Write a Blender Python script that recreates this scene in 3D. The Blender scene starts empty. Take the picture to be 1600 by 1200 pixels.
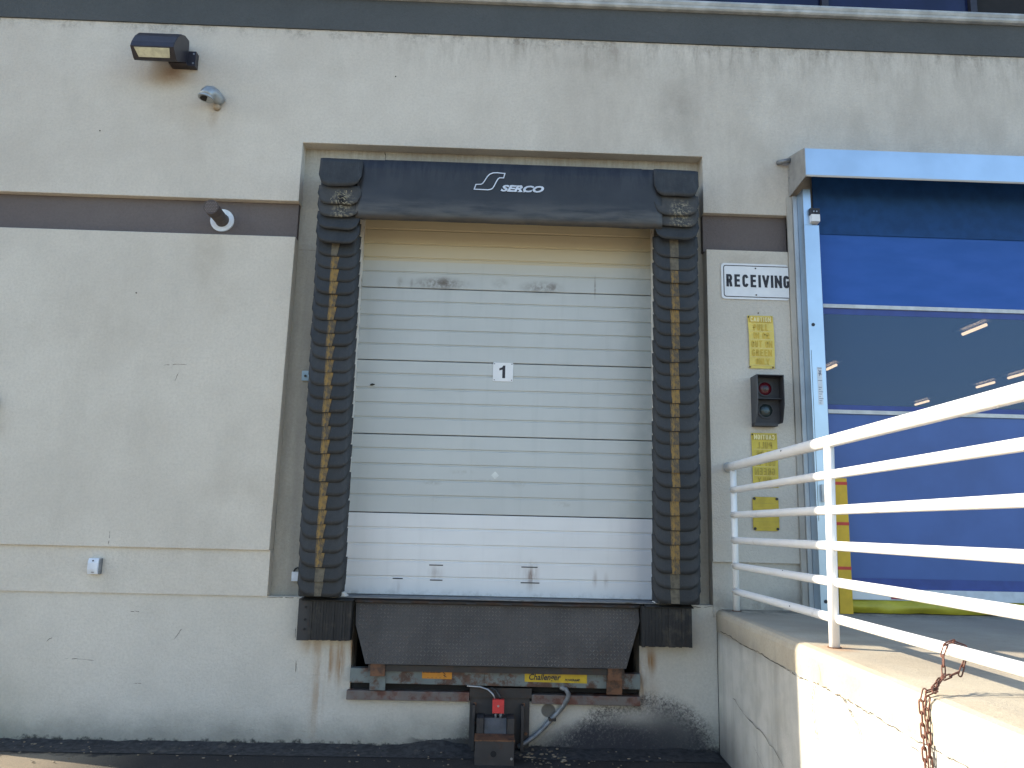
import bpy, bmesh, math, random
from mathutils import Vector, Matrix
random.seed(7)
S = bpy.context.scene
COL = S.collection
PI = math.pi

# ------------------------------------------------------------------ camera, sky, sun, exposure
cam = bpy.data.cameras.new('camera'); cam_o = bpy.data.objects.new('camera', cam); COL.objects.link(cam_o)
cam.lens = 27.99; cam.sensor_width = 36; cam.clip_start = .05; cam.clip_end = 2000
r_ = Vector((0.99927205, -0.03035921, 0.0231018)); u_ = Vector((-0.02809973, -0.1761577, 0.98396081)); f_ = Vector((0.02580272, 0.98389368, 0.17688255))
m = Matrix.Identity(4)
for i in range(3):
    m[i][0] = r_[i]; m[i][1] = u_[i]; m[i][2] = -f_[i]
m[0][3], m[1][3], m[2][3] = 0.0, -6.318, 1.65
cam_o.matrix_world = m
S.camera = cam_o

SUN_EL = math.radians(23.0)
SUN_AZ = Vector((-1, .287, 0)).normalized()          # towards the sun, in plan
to_sun = Vector((SUN_AZ.x*math.cos(SUN_EL), SUN_AZ.y*math.cos(SUN_EL), math.sin(SUN_EL)))
w = bpy.data.worlds.new('World'); S.world = w; w.use_nodes = True
wn = w.node_tree.nodes; wl = w.node_tree.links
bg = wn['Background']; sky = wn.new('ShaderNodeTexSky'); sky.sky_type = 'NISHITA'; sky.sun_disc = False
sky.sun_elevation = SUN_EL; sky.sun_rotation = math.atan2(SUN_AZ.x, SUN_AZ.y)
sky.air_density = 1.0; sky.dust_density = .7; sky.ozone_density = 1.6
wl.new(sky.outputs[0], bg.inputs[0]); bg.inputs[1].default_value = .15
sun = bpy.data.lights.new('sun', 'SUN'); sun.energy = 5.0; sun.angle = math.radians(.53); sun.color = (1, .89, .72)
sun_o = bpy.data.objects.new('sun', sun); COL.objects.link(sun_o)
sun_o.rotation_euler = to_sun.to_track_quat('Z', 'Y').to_euler()
S.view_settings.view_transform = 'Standard'; S.view_settings.look = 'None'
S.view_settings.gamma = 1; S.view_settings.use_curve_mapping = False
S.view_settings.exposure = 1.38
S.render.engine = 'CYCLES'
S.cycles.max_bounces = 8; S.cycles.diffuse_bounces = 4

# ------------------------------------------------------------------ node helpers
class T:
    def __init__(s, name):
        s.m = bpy.data.materials.new(name); s.m.use_nodes = True
        s.n = s.m.node_tree.nodes; s.l = s.m.node_tree.links
        s.b = s.n['Principled BSDF']; s._pos = None
    def put(s, sock, v):
        if isinstance(v, (int, float)): sock.default_value = v if sock.type == 'VALUE' else (v, v, v, 1)
        elif isinstance(v, (tuple, list)): sock.default_value = (*v, 1) if (len(v) == 3 and sock.type == 'RGBA') else v
        else: s.l.new(v, sock)
    def pos(s):
        if s._pos is None: s._pos = s.n.new('ShaderNodeNewGeometry').outputs['Position']
        return s._pos
    def obj(s):
        return s.n.new('ShaderNodeTexCoord').outputs['Object']
    def rnd(s):
        return s.n.new('ShaderNodeObjectInfo').outputs['Random']
    def xyz(s, v=None):
        k = s.n.new('ShaderNodeSeparateXYZ'); s.l.new(v or s.pos(), k.inputs[0]); return k.outputs
    def math(s, op, a, b=0.0, c=0.0):
        k = s.n.new('ShaderNodeMath'); k.operation = op
        s.put(k.inputs[0], a); s.put(k.inputs[1], b)
        if op in ('MULTIPLY_ADD',): s.put(k.inputs[2], c)
        return k.outputs[0]
    def noise(s, scale, detail=3, rough=.55, vec=None, stretch=None, dist=0):
        k = s.n.new('ShaderNodeTexNoise'); k.inputs['Scale'].default_value = scale
        k.inputs['Detail'].default_value = detail; k.inputs['Roughness'].default_value = rough
        k.inputs['Distortion'].default_value = dist
        v = vec or s.pos()
        if stretch:
            mp = s.n.new('ShaderNodeMapping'); mp.inputs['Scale'].default_value = stretch
            s.l.new(v, mp.inputs[0]); v = mp.outputs[0]
        s.l.new(v, k.inputs[0]); return k.outputs[0]
    def ramp(s, v, lo, hi, a=0.0, b=1.0):
        k = s.n.new('ShaderNodeMapRange'); k.interpolation_type = 'SMOOTHSTEP'
        s.put(k.inputs['Value'], v)
        k.inputs['From Min'].default_value = lo; k.inputs['From Max'].default_value = hi
        k.inputs['To Min'].default_value = a; k.inputs['To Max'].default_value = b
        return k.outputs[0]
    def mix(s, f, a, b, mode='MIX'):
        k = s.n.new('ShaderNodeMix'); k.data_type = 'RGBA'; k.blend_type = mode
        s.put(k.inputs[0], f); s.put(k.inputs[6], a); s.put(k.inputs[7], b)
        return k.outputs[2]
    def blob(s, x0, z0, sx, sz, hard=.0):
        """soft elliptical patch in the x-z plane"""
        p = s.xyz()
        dx = s.math('DIVIDE', s.math('SUBTRACT', p[0], x0), sx)
        dz = s.math('DIVIDE', s.math('SUBTRACT', p[2], z0), sz)
        d = s.math('SQRT', s.math('ADD', s.math('MULTIPLY', dx, dx), s.math('MULTIPLY', dz, dz)))
        return s.ramp(d, 1.0, hard, 0, 1)
    def mul(s, *v):
        o = v[0]
        for q in v[1:]: o = s.math('MULTIPLY', o, q)
        return o
    def bump(s, h, strength=.3, dist=.01, prev=None):
        k = s.n.new('ShaderNodeBump'); k.inputs['Strength'].default_value = strength
        k.inputs['Distance'].default_value = dist; s.put(k.inputs['Height'], h)
        if prev: s.l.new(prev, k.inputs['Normal'])
        return k.outputs[0]
    def out(s, col, rough=.8, metal=0.0, normal=None, spec=.5):
        s.put(s.b.inputs['Base Color'], col); s.put(s.b.inputs['Roughness'], rough)
        s.put(s.b.inputs['Metallic'], metal); s.b.inputs['Specular IOR Level'].default_value = spec
        if normal is not None: s.l.new(normal, s.b.inputs['Normal'])
        return s.m

def simple(name, col, rough=.6, metal=0.0, var=.12, scale=12, bump=.0, bscale=60, dirt=None, dirt_amt=0.0, spec=.5):
    t = T(name)
    n = t.noise(scale, 4); c = t.mix(t.ramp(n, .3, .7), tuple(x*(1-var) for x in col), tuple(min(1, x*(1+var)) for x in col))
    if dirt:
        d = t.ramp(t.noise(5, 6, .7), .62-.25*dirt_amt, .72-.12*dirt_amt)
        c = t.mix(d, c, dirt)
    nm = t.bump(t.noise(bscale, 4), bump, .004) if bump else None
    return t.out(c, rough, metal, nm, spec)

def stucco(name, c1, c2, kind):
    t = T(name); p = t.xyz()
    big = t.noise(.9, 4, .6)
    c = t.mix(t.ramp(big, .35, .65), c1, c2)
    med = t.noise(5, 5, .65)
    c = t.mix(t.ramp(med, .35, .75, 0, .15), c, tuple(x*.78 for x in c1))
    fine = t.noise(48, 4, .75)
    c = t.mix(t.ramp(fine, .35, .7, 0, .34), c, tuple(x*.72 for x in c1))
    streak = t.noise(1, 5, .6, stretch=(5, 5, .45))
    streak2 = t.noise(1, 5, .7, stretch=(16, 16, 1.3))
    if kind == 'upper':
        g = t.mul(t.ramp(p[2], 5.35, 5.9), t.ramp(t.noise(1, 6, .75, stretch=(11, 11, 2.2)), .42, .68), t.ramp(p[0], -1.9, .1), .42)
        c = t.mix(g, c, (.16, .13, .10))
        g = t.mul(t.ramp(p[2], 5.72, 5.87), t.ramp(t.noise(18, 5, .8), .42, .62), t.ramp(streak, .38, .6), .5)
        c = t.mix(g, c, (.10, .08, .06))
        g = t.mul(t.ramp(p[0], -.6, 1.4), t.ramp(t.noise(1, 6, .7, stretch=(4, 4, 1.6)), .36, .66), .20)
        c = t.mix(g, c, (.22, .19, .16))
        for (x, z, sx, sz, a, col) in ((-2.83, 5.36, .34, .16, .55, (.30, .19, .09)), (-2.80, 5.41, .12, .10, .5, (.25, .11, .04)), (-2.42, 5.03, .07, .16, .4, (.30, .2, .12)),
                                      (-2.6, 5.05, .45, .3, .18, (.35, .28, .2)), (1.55, 5.2, .25, .6, .3, (.2, .17, .14)), (.9, 5.6, .5, .35, .2, (.2, .16, .12))):
            c = t.mix(t.mul(t.blob(x, z, sx, sz), t.ramp(med, .3, .6, .5, 1), a), c, col)
    if kind in ('panel', 'upper'):
        c = t.mix(t.mul(t.ramp(t.noise(1, 5, .65, stretch=(2.6, 2.6, 1.1)), .45, .75), .13), c, (.28, .26, .22))
    if kind == 'panel':
        for (x, z, sx, sz, a) in ((-2.35, 3.75, .2, .4, .22), (-2.2, 3.4, .3, .3, .12), (-3.95, 2.35, .25, .2, .35), (-1.9, 1.9, .5, .3, .12), (-3.2, 3.2, .6, .5, .1), (2.1, 3.9, .4, .12, .25)):
            c = t.mix(t.mul(t.blob(x, z, sx, sz), t.ramp(med, .3, .65, .3, 1), a), c, (.24, .18, .11))
        c = t.mix(t.mul(t.ramp(p[2], 1.26, 1.07), t.ramp(p[0], 1.5, 1.8), t.ramp(med, .35, .6), .5), c, (.12, .11, .1))
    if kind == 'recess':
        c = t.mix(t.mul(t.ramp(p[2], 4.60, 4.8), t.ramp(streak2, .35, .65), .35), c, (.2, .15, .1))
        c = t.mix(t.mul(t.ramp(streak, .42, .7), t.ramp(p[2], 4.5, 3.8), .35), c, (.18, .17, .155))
    if kind == 'base':
        # ground splash, algae, soot near the leveller, rust runs and a black tyre smear
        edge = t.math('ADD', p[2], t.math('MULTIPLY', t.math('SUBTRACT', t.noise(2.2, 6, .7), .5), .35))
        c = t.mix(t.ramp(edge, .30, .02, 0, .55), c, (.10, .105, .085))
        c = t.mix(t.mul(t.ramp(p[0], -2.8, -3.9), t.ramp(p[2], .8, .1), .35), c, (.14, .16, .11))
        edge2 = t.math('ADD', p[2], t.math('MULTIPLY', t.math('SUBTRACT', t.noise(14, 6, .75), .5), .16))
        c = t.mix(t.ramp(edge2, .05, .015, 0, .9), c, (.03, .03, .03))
        spl = t.math('ADD', p[2], t.math('MULTIPLY', t.math('SUBTRACT', t.noise(6, 6, .8), .5), .13))
        msk = t.mul(t.ramp(p[0], -.62, -.42), t.ramp(p[0], .02, -.08))
        c = t.mix(t.mul(msk, t.ramp(spl, .085, .065), .9), c, (.05, .05, .055))
        for (x, z, sx, sz, a) in ((-1.17, .62, .05, .22, .9), (-1.09, .62, .06, .26, .85), (-1.01, .72, .03, .2, .9), (-1.25, .4, .09, .5, .45), (1.28, .66, .07, .16, .9), (1.22, .5, .06, .3, .75), (-1.3, .72, .16, .1, .4), (1.26, .42, .14, .2, .3)):
            c = t.mix(t.mul(t.blob(x, z, sx, sz), t.ramp(streak2, .32, .6), a), c, (.26, .13, .035))
        # tyre smear: a speckled arch
        dx = t.math('DIVIDE', t.math('SUBTRACT', p[0], 1.22), .50)
        dz = t.math('DIVIDE', p[2], .38)
        d = t.math('SQRT', t.math('ADD', t.math('MULTIPLY', dx, dx), t.math('MULTIPLY', dz, dz)))
        sp = t.noise(60, 5, .8)
        arch = t.mul(t.ramp(d, .60, .98), t.ramp(d, 1.25, 1.0))
        c = t.mix(t.mul(arch, t.ramp(sp, .36, .66), .88), c, (.03, .028, .032))
        c = t.mix(t.mul(t.ramp(d, 1.12, .85), t.ramp(p[2], .36, .04, .25, 1), t.ramp(sp, .25, .5, .6, 1), .9), c, (.045, .045, .052))
        dx2 = t.math('DIVIDE', t.math('SUBTRACT', p[0], .95), .62); dz2 = t.math('DIVIDE', p[2], .27)
        d2 = t.math('SQRT', t.math('ADD', t.math('MULTIPLY', dx2, dx2), t.math('MULTIPLY', dz2, dz2)))
        c = t.mix(t.mul(t.ramp(d2, 1.05, .55), t.ramp(sp, .3, .55, .5, 1), .92), c, (.04, .04, .048))
        c = t.mix(t.mul(t.blob(-.05, .05, .22, .34), t.ramp(sp, .3, .5), .8), c, (.06, .05, .04))
        c = t.mix(t.mul(t.blob(1.42, .15, .3, .3), .7), c, (.06, .06, .065))
        c = t.mix(t.mul(t.blob(-1.2, .5, .13, .11), t.ramp(t.noise(30, 2), .45, .55), .3), c, (.6, .56, .5))
        c = t.mix(t.mul(t.blob(.50, .29, .06, .055, .8), .8), c, (.06, .055, .05))
    h = t.math('ADD', t.noise(70, 4, .7), t.math('MULTIPLY', t.noise(14, 3, .6), .8))
    return t.out(c, .92, 0, t.bump(h, .8, .008), .25)

M = {}
M['upper'] = stucco('stucco_upper', (.56, .515, .448), (.63, .587, .515), 'upper')
M['panel'] = stucco('stucco_panel', (.56, .52, .453), (.62, .58, .508), 'panel')
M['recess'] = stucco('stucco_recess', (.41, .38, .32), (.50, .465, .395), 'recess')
M['base'] = stucco('stucco_base', (.54, .51, .45), (.60, .565, .50), 'base')
M['taupe'] = stucco('stucco_taupe', (.135, .115, .112), (.155, .135, .13), 'plain')
M['slate'] = stucco('stucco_slate', (.080, .088, .092), (.095, .103, .107), 'plain')
M['cap'] = simple('sill_paint', (.40, .42, .42), .6, var=.25, scale=6, bump=.3, bscale=25)
M['inner'] = simple('interior_paint', (.16, .17, .18), .8)

def asphalt():
    t = T('asphalt'); p = t.xyz()
    agg = t.noise(240, 3, .7); agg2 = t.noise(55, 4, .7)
    c = t.mix(t.ramp(agg, .35, .68), (.15, .125, .09), (.48, .385, .265))
    c = t.mix(t.ramp(agg2, .45, .7, 0, .5), c, (.20, .18, .14))
    # damp black grime against the wall, fading out on to the cleaner yard
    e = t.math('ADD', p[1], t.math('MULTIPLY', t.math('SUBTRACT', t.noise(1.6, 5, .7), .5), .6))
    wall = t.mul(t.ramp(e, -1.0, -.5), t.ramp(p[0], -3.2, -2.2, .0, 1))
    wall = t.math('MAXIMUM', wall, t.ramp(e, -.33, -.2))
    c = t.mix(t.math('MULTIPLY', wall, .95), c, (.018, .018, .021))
    c = t.mix(t.ramp(t.noise(1.1, 5, .7), .5, .72, 0, .2), c, (.12, .11, .10))
    h = t.math('ADD', agg2, t.math('MULTIPLY', agg, .6))
    return t.out(c, .9, 0, t.bump(h, 1.0, .012), .3)
M['asphalt'] = asphalt()
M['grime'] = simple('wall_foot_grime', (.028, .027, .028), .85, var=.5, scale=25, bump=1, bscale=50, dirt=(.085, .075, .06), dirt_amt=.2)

def concrete():
    t = T('platform_concrete'); p = t.xyz()
    c = t.mix(t.ramp(t.noise(1.5, 5, .6), .35, .65), (.38, .33, .255), (.48, .43, .335))
    c = t.mix(t.ramp(t.noise(60, 4, .75), .4, .75, 0, .3), c, (.25, .22, .18))
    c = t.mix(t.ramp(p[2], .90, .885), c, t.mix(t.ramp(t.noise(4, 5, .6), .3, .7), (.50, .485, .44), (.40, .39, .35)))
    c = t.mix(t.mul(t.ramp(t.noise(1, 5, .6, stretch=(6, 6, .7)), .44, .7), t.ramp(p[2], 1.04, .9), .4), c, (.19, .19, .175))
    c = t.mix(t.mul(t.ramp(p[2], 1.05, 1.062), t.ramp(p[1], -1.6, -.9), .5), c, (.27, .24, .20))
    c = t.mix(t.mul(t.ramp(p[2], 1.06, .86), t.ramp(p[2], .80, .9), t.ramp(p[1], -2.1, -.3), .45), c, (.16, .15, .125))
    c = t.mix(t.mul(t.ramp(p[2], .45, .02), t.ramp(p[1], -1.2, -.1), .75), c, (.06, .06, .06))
    c = t.mix(t.mul(t.blob(1.87, 1.06, .12, .02), t.ramp(p[1], -2.15, -2.02), t.ramp(p[1], -1.85, -1.93), .5), c, (.42, .2, .08))
    c = t.mix(t.mul(t.ramp(p[2], 1.055, 1.06), t.ramp(p[1], -.55, -.08), t.ramp(t.noise(9, 5, .7), .35, .6), .6), c, (.06, .06, .06))
    h = t.math('ADD', t.noise(90, 4, .7), t.math('MULTIPLY', t.noise(9, 4, .6), 1.2))
    return t.out(c, .9, 0, t.bump(h, .5, .006), .25)
M['concrete'] = concrete()
M['crack'] = simple('crack_dark', (.05, .042, .034), .95)

def door_paint(name, base, dirty):
    t = T(name); p = t.xyz()
    c = t.mix(t.ramp(t.noise(1.8, 4), .3, .7), base, tuple(x*.93 for x in base))
    st = t.noise(1, 4, .6, stretch=(14, 14, 1.0))
    c = t.mix(t.ramp(st, .5, .75, 0, .12), c, tuple(x*.6 for x in base))
    if dirty:
        # strips nearest the head pad are yellower, the right end has greened
        c = t.mix(t.ramp(p[2], 3.852, 3.862, 0, .85), c, (.50, .41, .255))
        c = t.mix(t.mul(t.ramp(p[2], 3.70, 3.85), .35), c, (.52, .47, .34))
        c = t.mix(t.mul(t.ramp(p[0], .95, 1.32), t.ramp(t.noise(3, 4, .7), .3, .6), .38), c, (.25, .30, .30))
        for (x, z, sx, sz, a) in ((-.46, 3.67, .34, .08, .85), (-.42, 3.68, .07, .07, .8), (-.80, 3.67, .04, .07, .4), (-.7, 3.66, .02, .07, .35), (.05, 3.69, .1, .07, .35), (.40, 3.66, .24, .08, .7), (.50, 3.67, .06, .06, .6), (.86, 3.68, .012, .14, .7)):
            c = t.mix(t.mul(t.blob(x, z, sx, sz), t.ramp(t.noise(22, 5, .7), .28, .6), a), c, (.12, .095, .075))
        for (x, z, sx, sz, a) in ((-.22, 2.08, .14, .03, .35), (-.46, 1.99, .11, .03, .5), (.25, 2.0, .12, .05, .3), (.05, 2.02, .25, .02, .25), (.62, 1.84, .12, .03, .4), (-.42, 1.86, .06, .03, .35)):
            c = t.mix(t.mul(t.blob(x, z, sx, sz), t.ramp(t.noise(26, 4, .7), .4, .6), a), c, (.27, .25, .21))
    else:
        c = t.mix(t.mul(t.ramp(p[0], .95, 1.30), .35), c, (.42, .46, .54))
        for (x, z, sx, sz, a) in ((.36, 1.27, .085, .17, .55), (.36, 1.27, .04, .07, .8), (-.40, 1.28, .09, .08, .4), (.87, 1.26, .03, .10, .45), (.96, 1.24, .03, .09, .3), (-.7, 1.16, .06, .08, .25), (.12, 1.3, .3, .14, .08)):
            c = t.mix(t.mul(t.blob(x, z, sx, sz), t.ramp(t.noise(1, 5, .7, stretch=(30, 30, 4)), .3, .62), a), c, (.16, .09, .06))
        c = t.mix(t.mul(t.ramp(p[2], 1.17, 1.09), t.ramp(t.noise(12, 5, .7), .45, .65), .4), c, (.2, .18, .16))
    return t.out(c, .42, 0, t.bump(t.noise(6, 2), .12, .01), .5)
M['door'] = door_paint('door_paint_aged', (.455, .475, .465), True)
M['door_low'] = door_paint('door_paint_new', (.66, .665, .665), False)
M['jamb'] = simple('jamb_white', (.60, .58, .54), .6, var=.15, scale=8, dirt=(.25, .2, .14), dirt_amt=.1)

def rubber(name, col, hi, world=False):
    t = T(name); v = None if world else t.obj()
    n = t.noise(7, 5, .7, vec=v); c = t.mix(t.ramp(n, .3, .7), col, hi)
    c = t.mix(t.ramp(t.noise(1, 4, .7, vec=v, stretch=(40, 40, 5)), .5, .75, 0, .4), c, tuple(x*1.8 for x in hi))
    c = t.mix(t.math('MULTIPLY', t.rnd(), .5), c, tuple(x*.6 for x in col))
    c = t.mix(t.ramp(t.noise(130, 2), .62, .72, 0, .25), c, (.12, .11, .1))
    return t.out(c, .62, 0, t.bump(t.noise(90, 3), .25, .003), .4)
M['pleat'] = rubber('seal_fabric', (.021, .024, .028), (.034, .037, .041))
M['bird'] = None
def torn():
    t = T('seal_fabric_torn'); v = t.obj()
    c = t.mix(t.ramp(t.noise(7, 5, .7, vec=v), .3, .7), (.032, .035, .038), (.055, .055, .055))
    x, y, z = t.xyz(v)[0], None, t.xyz(v)[2]
    d = t.math('SQRT', t.math('ADD', t.math('MULTIPLY', t.math('SUBTRACT', x, .03), t.math('SUBTRACT', x, .03)), t.math('MULTIPLY', t.math('ADD', z, .13), t.math('ADD', z, .13))))
    c = t.mix(t.mul(t.ramp(d, .13, .02), t.ramp(t.noise(38, 5, .8, vec=v), .48, .6), .9), c, (.28, .25, .18))
    return t.out(c, .8, 0, t.bump(t.noise(40, 4, vec=v), .6, .006))
M['torn'] = torn()
def headmat():
    t = T('head_pad_fabric'); p = t.xyz()
    c = t.mix(t.ramp(t.noise(3, 4), .3, .7), (.019, .021, .025), (.030, .032, .037))
    st = t.noise(1, 5, .75, stretch=(14, 14, 1.6))
    c = t.mix(t.mul(t.ramp(p[2], 4.32, 4.56), t.ramp(st, .44, .58), .9), c, (.012, .013, .020))
    c = t.mix(t.mul(t.ramp(p[2], 4.30, 4.16), t.ramp(p[2], 4.05, 4.12), t.ramp(t.noise(1, 5, .6, stretch=(3, 3, 20)), .3, .65), .75), c, (.085, .083, .078))  # grey sheen on the lower roll, painted into the fabric colour
    c = t.mix(t.mul(t.ramp(p[2], 4.12, 4.05), t.ramp(t.noise(8, 5, .7), .3, .6), .6), c, (.10, .08, .055))
    return t.out(c, .5, 0, t.bump(t.noise(5, 4), .35, .02), .5)
M['head'] = headmat()
def stripem():
    t = T('stripe_yellow_worn'); v = t.obj()
    n = t.noise(1, 6, .8, vec=v, stretch=(50, 50, 12))
    k = t.math('ADD', n, t.math('MULTIPLY', t.math('SUBTRACT', t.rnd(), .5), .12))
    c = t.mix(t.ramp(k, .38, .60), (.24, .14, .03), (.06, .048, .033))
    return t.out(c, .7, 0, t.bump(n, .3, .003))
M['stripe'] = stripem()
M['stripe_dull'] = simple('stripe_faded', (.10, .085, .06), .8, var=.3, scale=30)

def rusty(name, paint, rust, lo, hi, metal=0, rough=.6, sc=6):
    t = T(name)
    n = t.noise(sc, 7, .72); p = t.xyz()
    c = t.mix(t.ramp(t.noise(20, 4), .3, .7), rust, tuple(x*.5 for x in rust))
    c2 = t.mix(t.ramp(t.noise(9, 4), .3, .7), paint, tuple(x*.75 for x in paint))
    f = t.ramp(n, lo, hi)
    c = t.mix(f, c2, c)
    return t.out(c, rough, metal, t.bump(n, .4, .006))
M['beam'] = rusty('beam_paint_rusting', (.15, .175, .17), (.11, .055, .035), .46, .58)
M['curb'] = rusty('curb_rust', (.15, .13, .12), (.17, .065, .045), .46, .60, sc=5)
M['curb_dark'] = rusty('curb_grimy', (.03, .027, .026), (.055, .032, .024), .48, .62, sc=8)
M['rust'] = rusty('rust_steel', (.17, .075, .035), (.07, .035, .022), .45, .6, sc=14)
M['restraint'] = rusty('restraint_steel', (.040, .036, .036), (.065, .038, .028), .55, .68)
M['tread'] = simple('lip_steel', (.052, .046, .042), .62, .15, var=.25, scale=3, bump=.3, bscale=60, dirt=(.06, .045, .036), dirt_amt=.2)
M['tread_wear'] = simple('lip_tread_worn', (.15, .135, .12), .5, .15, var=.35, scale=9)
def bumperm():
    t = T('bumper_rubber')
    c = t.mix(t.ramp(t.noise(1, 5, .7, stretch=(22, 22, 2)), .3, .7), (.008, .008, .009), (.018, .017, .016))
    c = t.mix(t.mul(t.ramp(t.noise(7, 5, .7), .5, .7), .5), c, (.09, .075, .055))
    return t.out(c, .75, 0, t.bump(t.noise(1, 5, .7, stretch=(60, 60, 8)), .7, .006))
M['bumper'] = bumperm()
M['plate'] = rusty('bumper_plate', (.028, .028, .03), (.10, .035, .02), .56, .64)
M['black'] = simple('black_void', (.012, .012, .013), .9)
M['threshold'] = simple('threshold_steel', (.13, .14, .16), .45, .5, var=.3, scale=9, dirt=(.04, .035, .03), dirt_amt=.4)
M['galv'] = simple('galvanised_sheet', (.42, .52, .63), .36, .9, var=.06, scale=3, bump=.05, bscale=3)
M['galv2'] = simple('galvanised_frame', (.50, .52, .53), .45, .7, var=.1, scale=5)
M['strip'] = simple('door_frame_paint', (.40, .375, .33), .6, var=.1, scale=4)
M['conduit'] = simple('conduit_grey', (.20, .21, .22), .5, .3, var=.25, scale=20)
M['flex'] = simple('conduit_shiny', (.35, .35, .36), .4, .8)
M['signwhite'] = simple('sign_white', (.68, .69, .70), .4, var=.03)
M['black_ink'] = simple('ink_black', (.018, .018, .025), .6)
M['yellow_a'] = simple('sign_yellow_faded', (.66, .52, .12), .55, var=.07, scale=14, dirt=(.5, .42, .2), dirt_amt=.1)
M['yellow_b'] = simple('sign_yellow', (.56, .43, .055), .55, var=.07, scale=14)
M['yellow_c'] = simple('sign_yellow_deep', (.48, .35, .03), .55, var=.09, scale=14)
M['ink_a'] = simple('ink_faded_ochre', (.56, .38, .05), .6)
M['ink_b'] = simple('ink_faded_olive', (.42, .31, .045), .6)
M['ink_pale'] = simple('ink_pale', (.72, .64, .33), .6)
M['orange'] = simple('sticker_orange', (.48, .19, .012), .5, var=.08, scale=20, dirt=(.2, .1, .04), dirt_amt=.1)
M['sticker'] = simple('sticker_yellow', (.50, .34, .012), .5, var=.12, scale=20, dirt=(.2, .12, .04), dirt_amt=.1)
M['red'] = simple('box_red', (.55, .035, .035), .5, var=.12)
M['lamp_bronze'] = simple('lamp_bronze', (.035, .033, .042), .35, .3, var=.15)
M['zinc'] = simple('zinc_cast', (.33, .36, .38), .4, .5, var=.12, scale=20)
M['pipe_brown'] = simple('pipe_brown', (.075, .060, .052), .6, var=.2, scale=30)
M['rail'] = simple('rail_white_paint', (.78, .77, .75), .38, var=.03, scale=6, dirt=(.62, .6, .56), dirt_amt=.05)
M['chip'] = simple('rail_chip', (.05, .045, .05), .8)
M['chain'] = simple('chain_rust', (.13, .052, .036), .65, .3, var=.4, scale=60, bump=.4, bscale=90)
M['housing'] = simple('signal_housing', (.030, .030, .034), .6, var=.2)
M['wire'] = simple('wire_black', (.02, .02, .02), .6)
M['white_plastic'] = simple('plastic_white', (.62, .66, .72), .35)
M['red_band'] = simple('band_red', (.50, .05, .03), .6)
M['pad_yellow'] = simple('post_yellow', (.62, .38, .02), .55, var=.08)

def curtain():
    t = T('curtain_blue_vinyl'); p = t.xyz()
    c = t.mix(t.ramp(t.noise(2.5, 4, stretch=(1, 1, 3)), .3, .7), (.016, .085, .33), (.025, .10, .38))
    h = t.noise(1, 3, .5, stretch=(.5, .5, 6))
    return t.out(c, .5, 0, t.bump(h, .25, .02), .3)
M['curtain'] = curtain()
M['curtain_lower'] = simple('curtain_blue_scuffed', (.055, .115, .32), .5, var=.1, scale=2, bump=.3, bscale=4)
M['curtain_dark'] = simple('curtain_blue_hem', (.03, .06, .24), .5, var=.1)
M['bag'] = simple('curtain_yellow_skirt', (.44, .37, .03), .5, var=.12, scale=6, bump=.8, bscale=7)
def pane(name, tint, mixf, rough=.08):
    t = T(name)
    tr = t.n.new('ShaderNodeBsdfTransparent'); tr.inputs[0].default_value = (*tint, 1)
    ms = t.n.new('ShaderNodeMixShader'); ms.inputs[0].default_value = mixf
    t.out((.055, .115, .22), rough, 0, t.bump(t.noise(1, 3, .5, stretch=(.6, .6, 5)), .12, .02))
    o = t.n['Material Output']
    t.l.new(tr.outputs[0], ms.inputs[1]); t.l.new(t.b.outputs[0], ms.inputs[2]); t.l.new(ms.outputs[0], o.inputs[0])
    return t.m
M['vision'] = pane('vision_vinyl', (.75, .8, .9), .62, .22)
M['glass'] = simple('window_dark_blue', (.012, .018, .06), .12, 0, var=.3, scale=2, spec=.35)
def emit(name, col, s):
    t = T(name); t.b.inputs['Emission Color'].default_value = (*col, 1); t.b.inputs['Emission Strength'].default_value = s
    return t.out((.8, .8, .8), .5)
M['tube'] = emit('tube_lit', (1, .62, .30), 5)
def lens(name, c0, c1):
    t = T(name); v = t.obj(); p = t.xyz(v)
    r = t.math('SQRT', t.math('ADD', t.math('MULTIPLY', p[0], p[0]), t.math('MULTIPLY', p[2], p[2])))
    c = t.mix(t.ramp(r, .018, .028), c1, c0)
    return t.out(c, .2, 0, t.bump(t.noise(150, 1, vec=v), .4, .002))
M['lens_red'] = lens('lens_red', (.09, .007, .014), (.022, .008, .010))
M['lens_green'] = lens('lens_green', (.02, .03, .03), (.025, .055, .07))
M['diffuser'] = simple('lamp_diffuser', (.55, .54, .40), .3, var=.15, scale=25)

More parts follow.
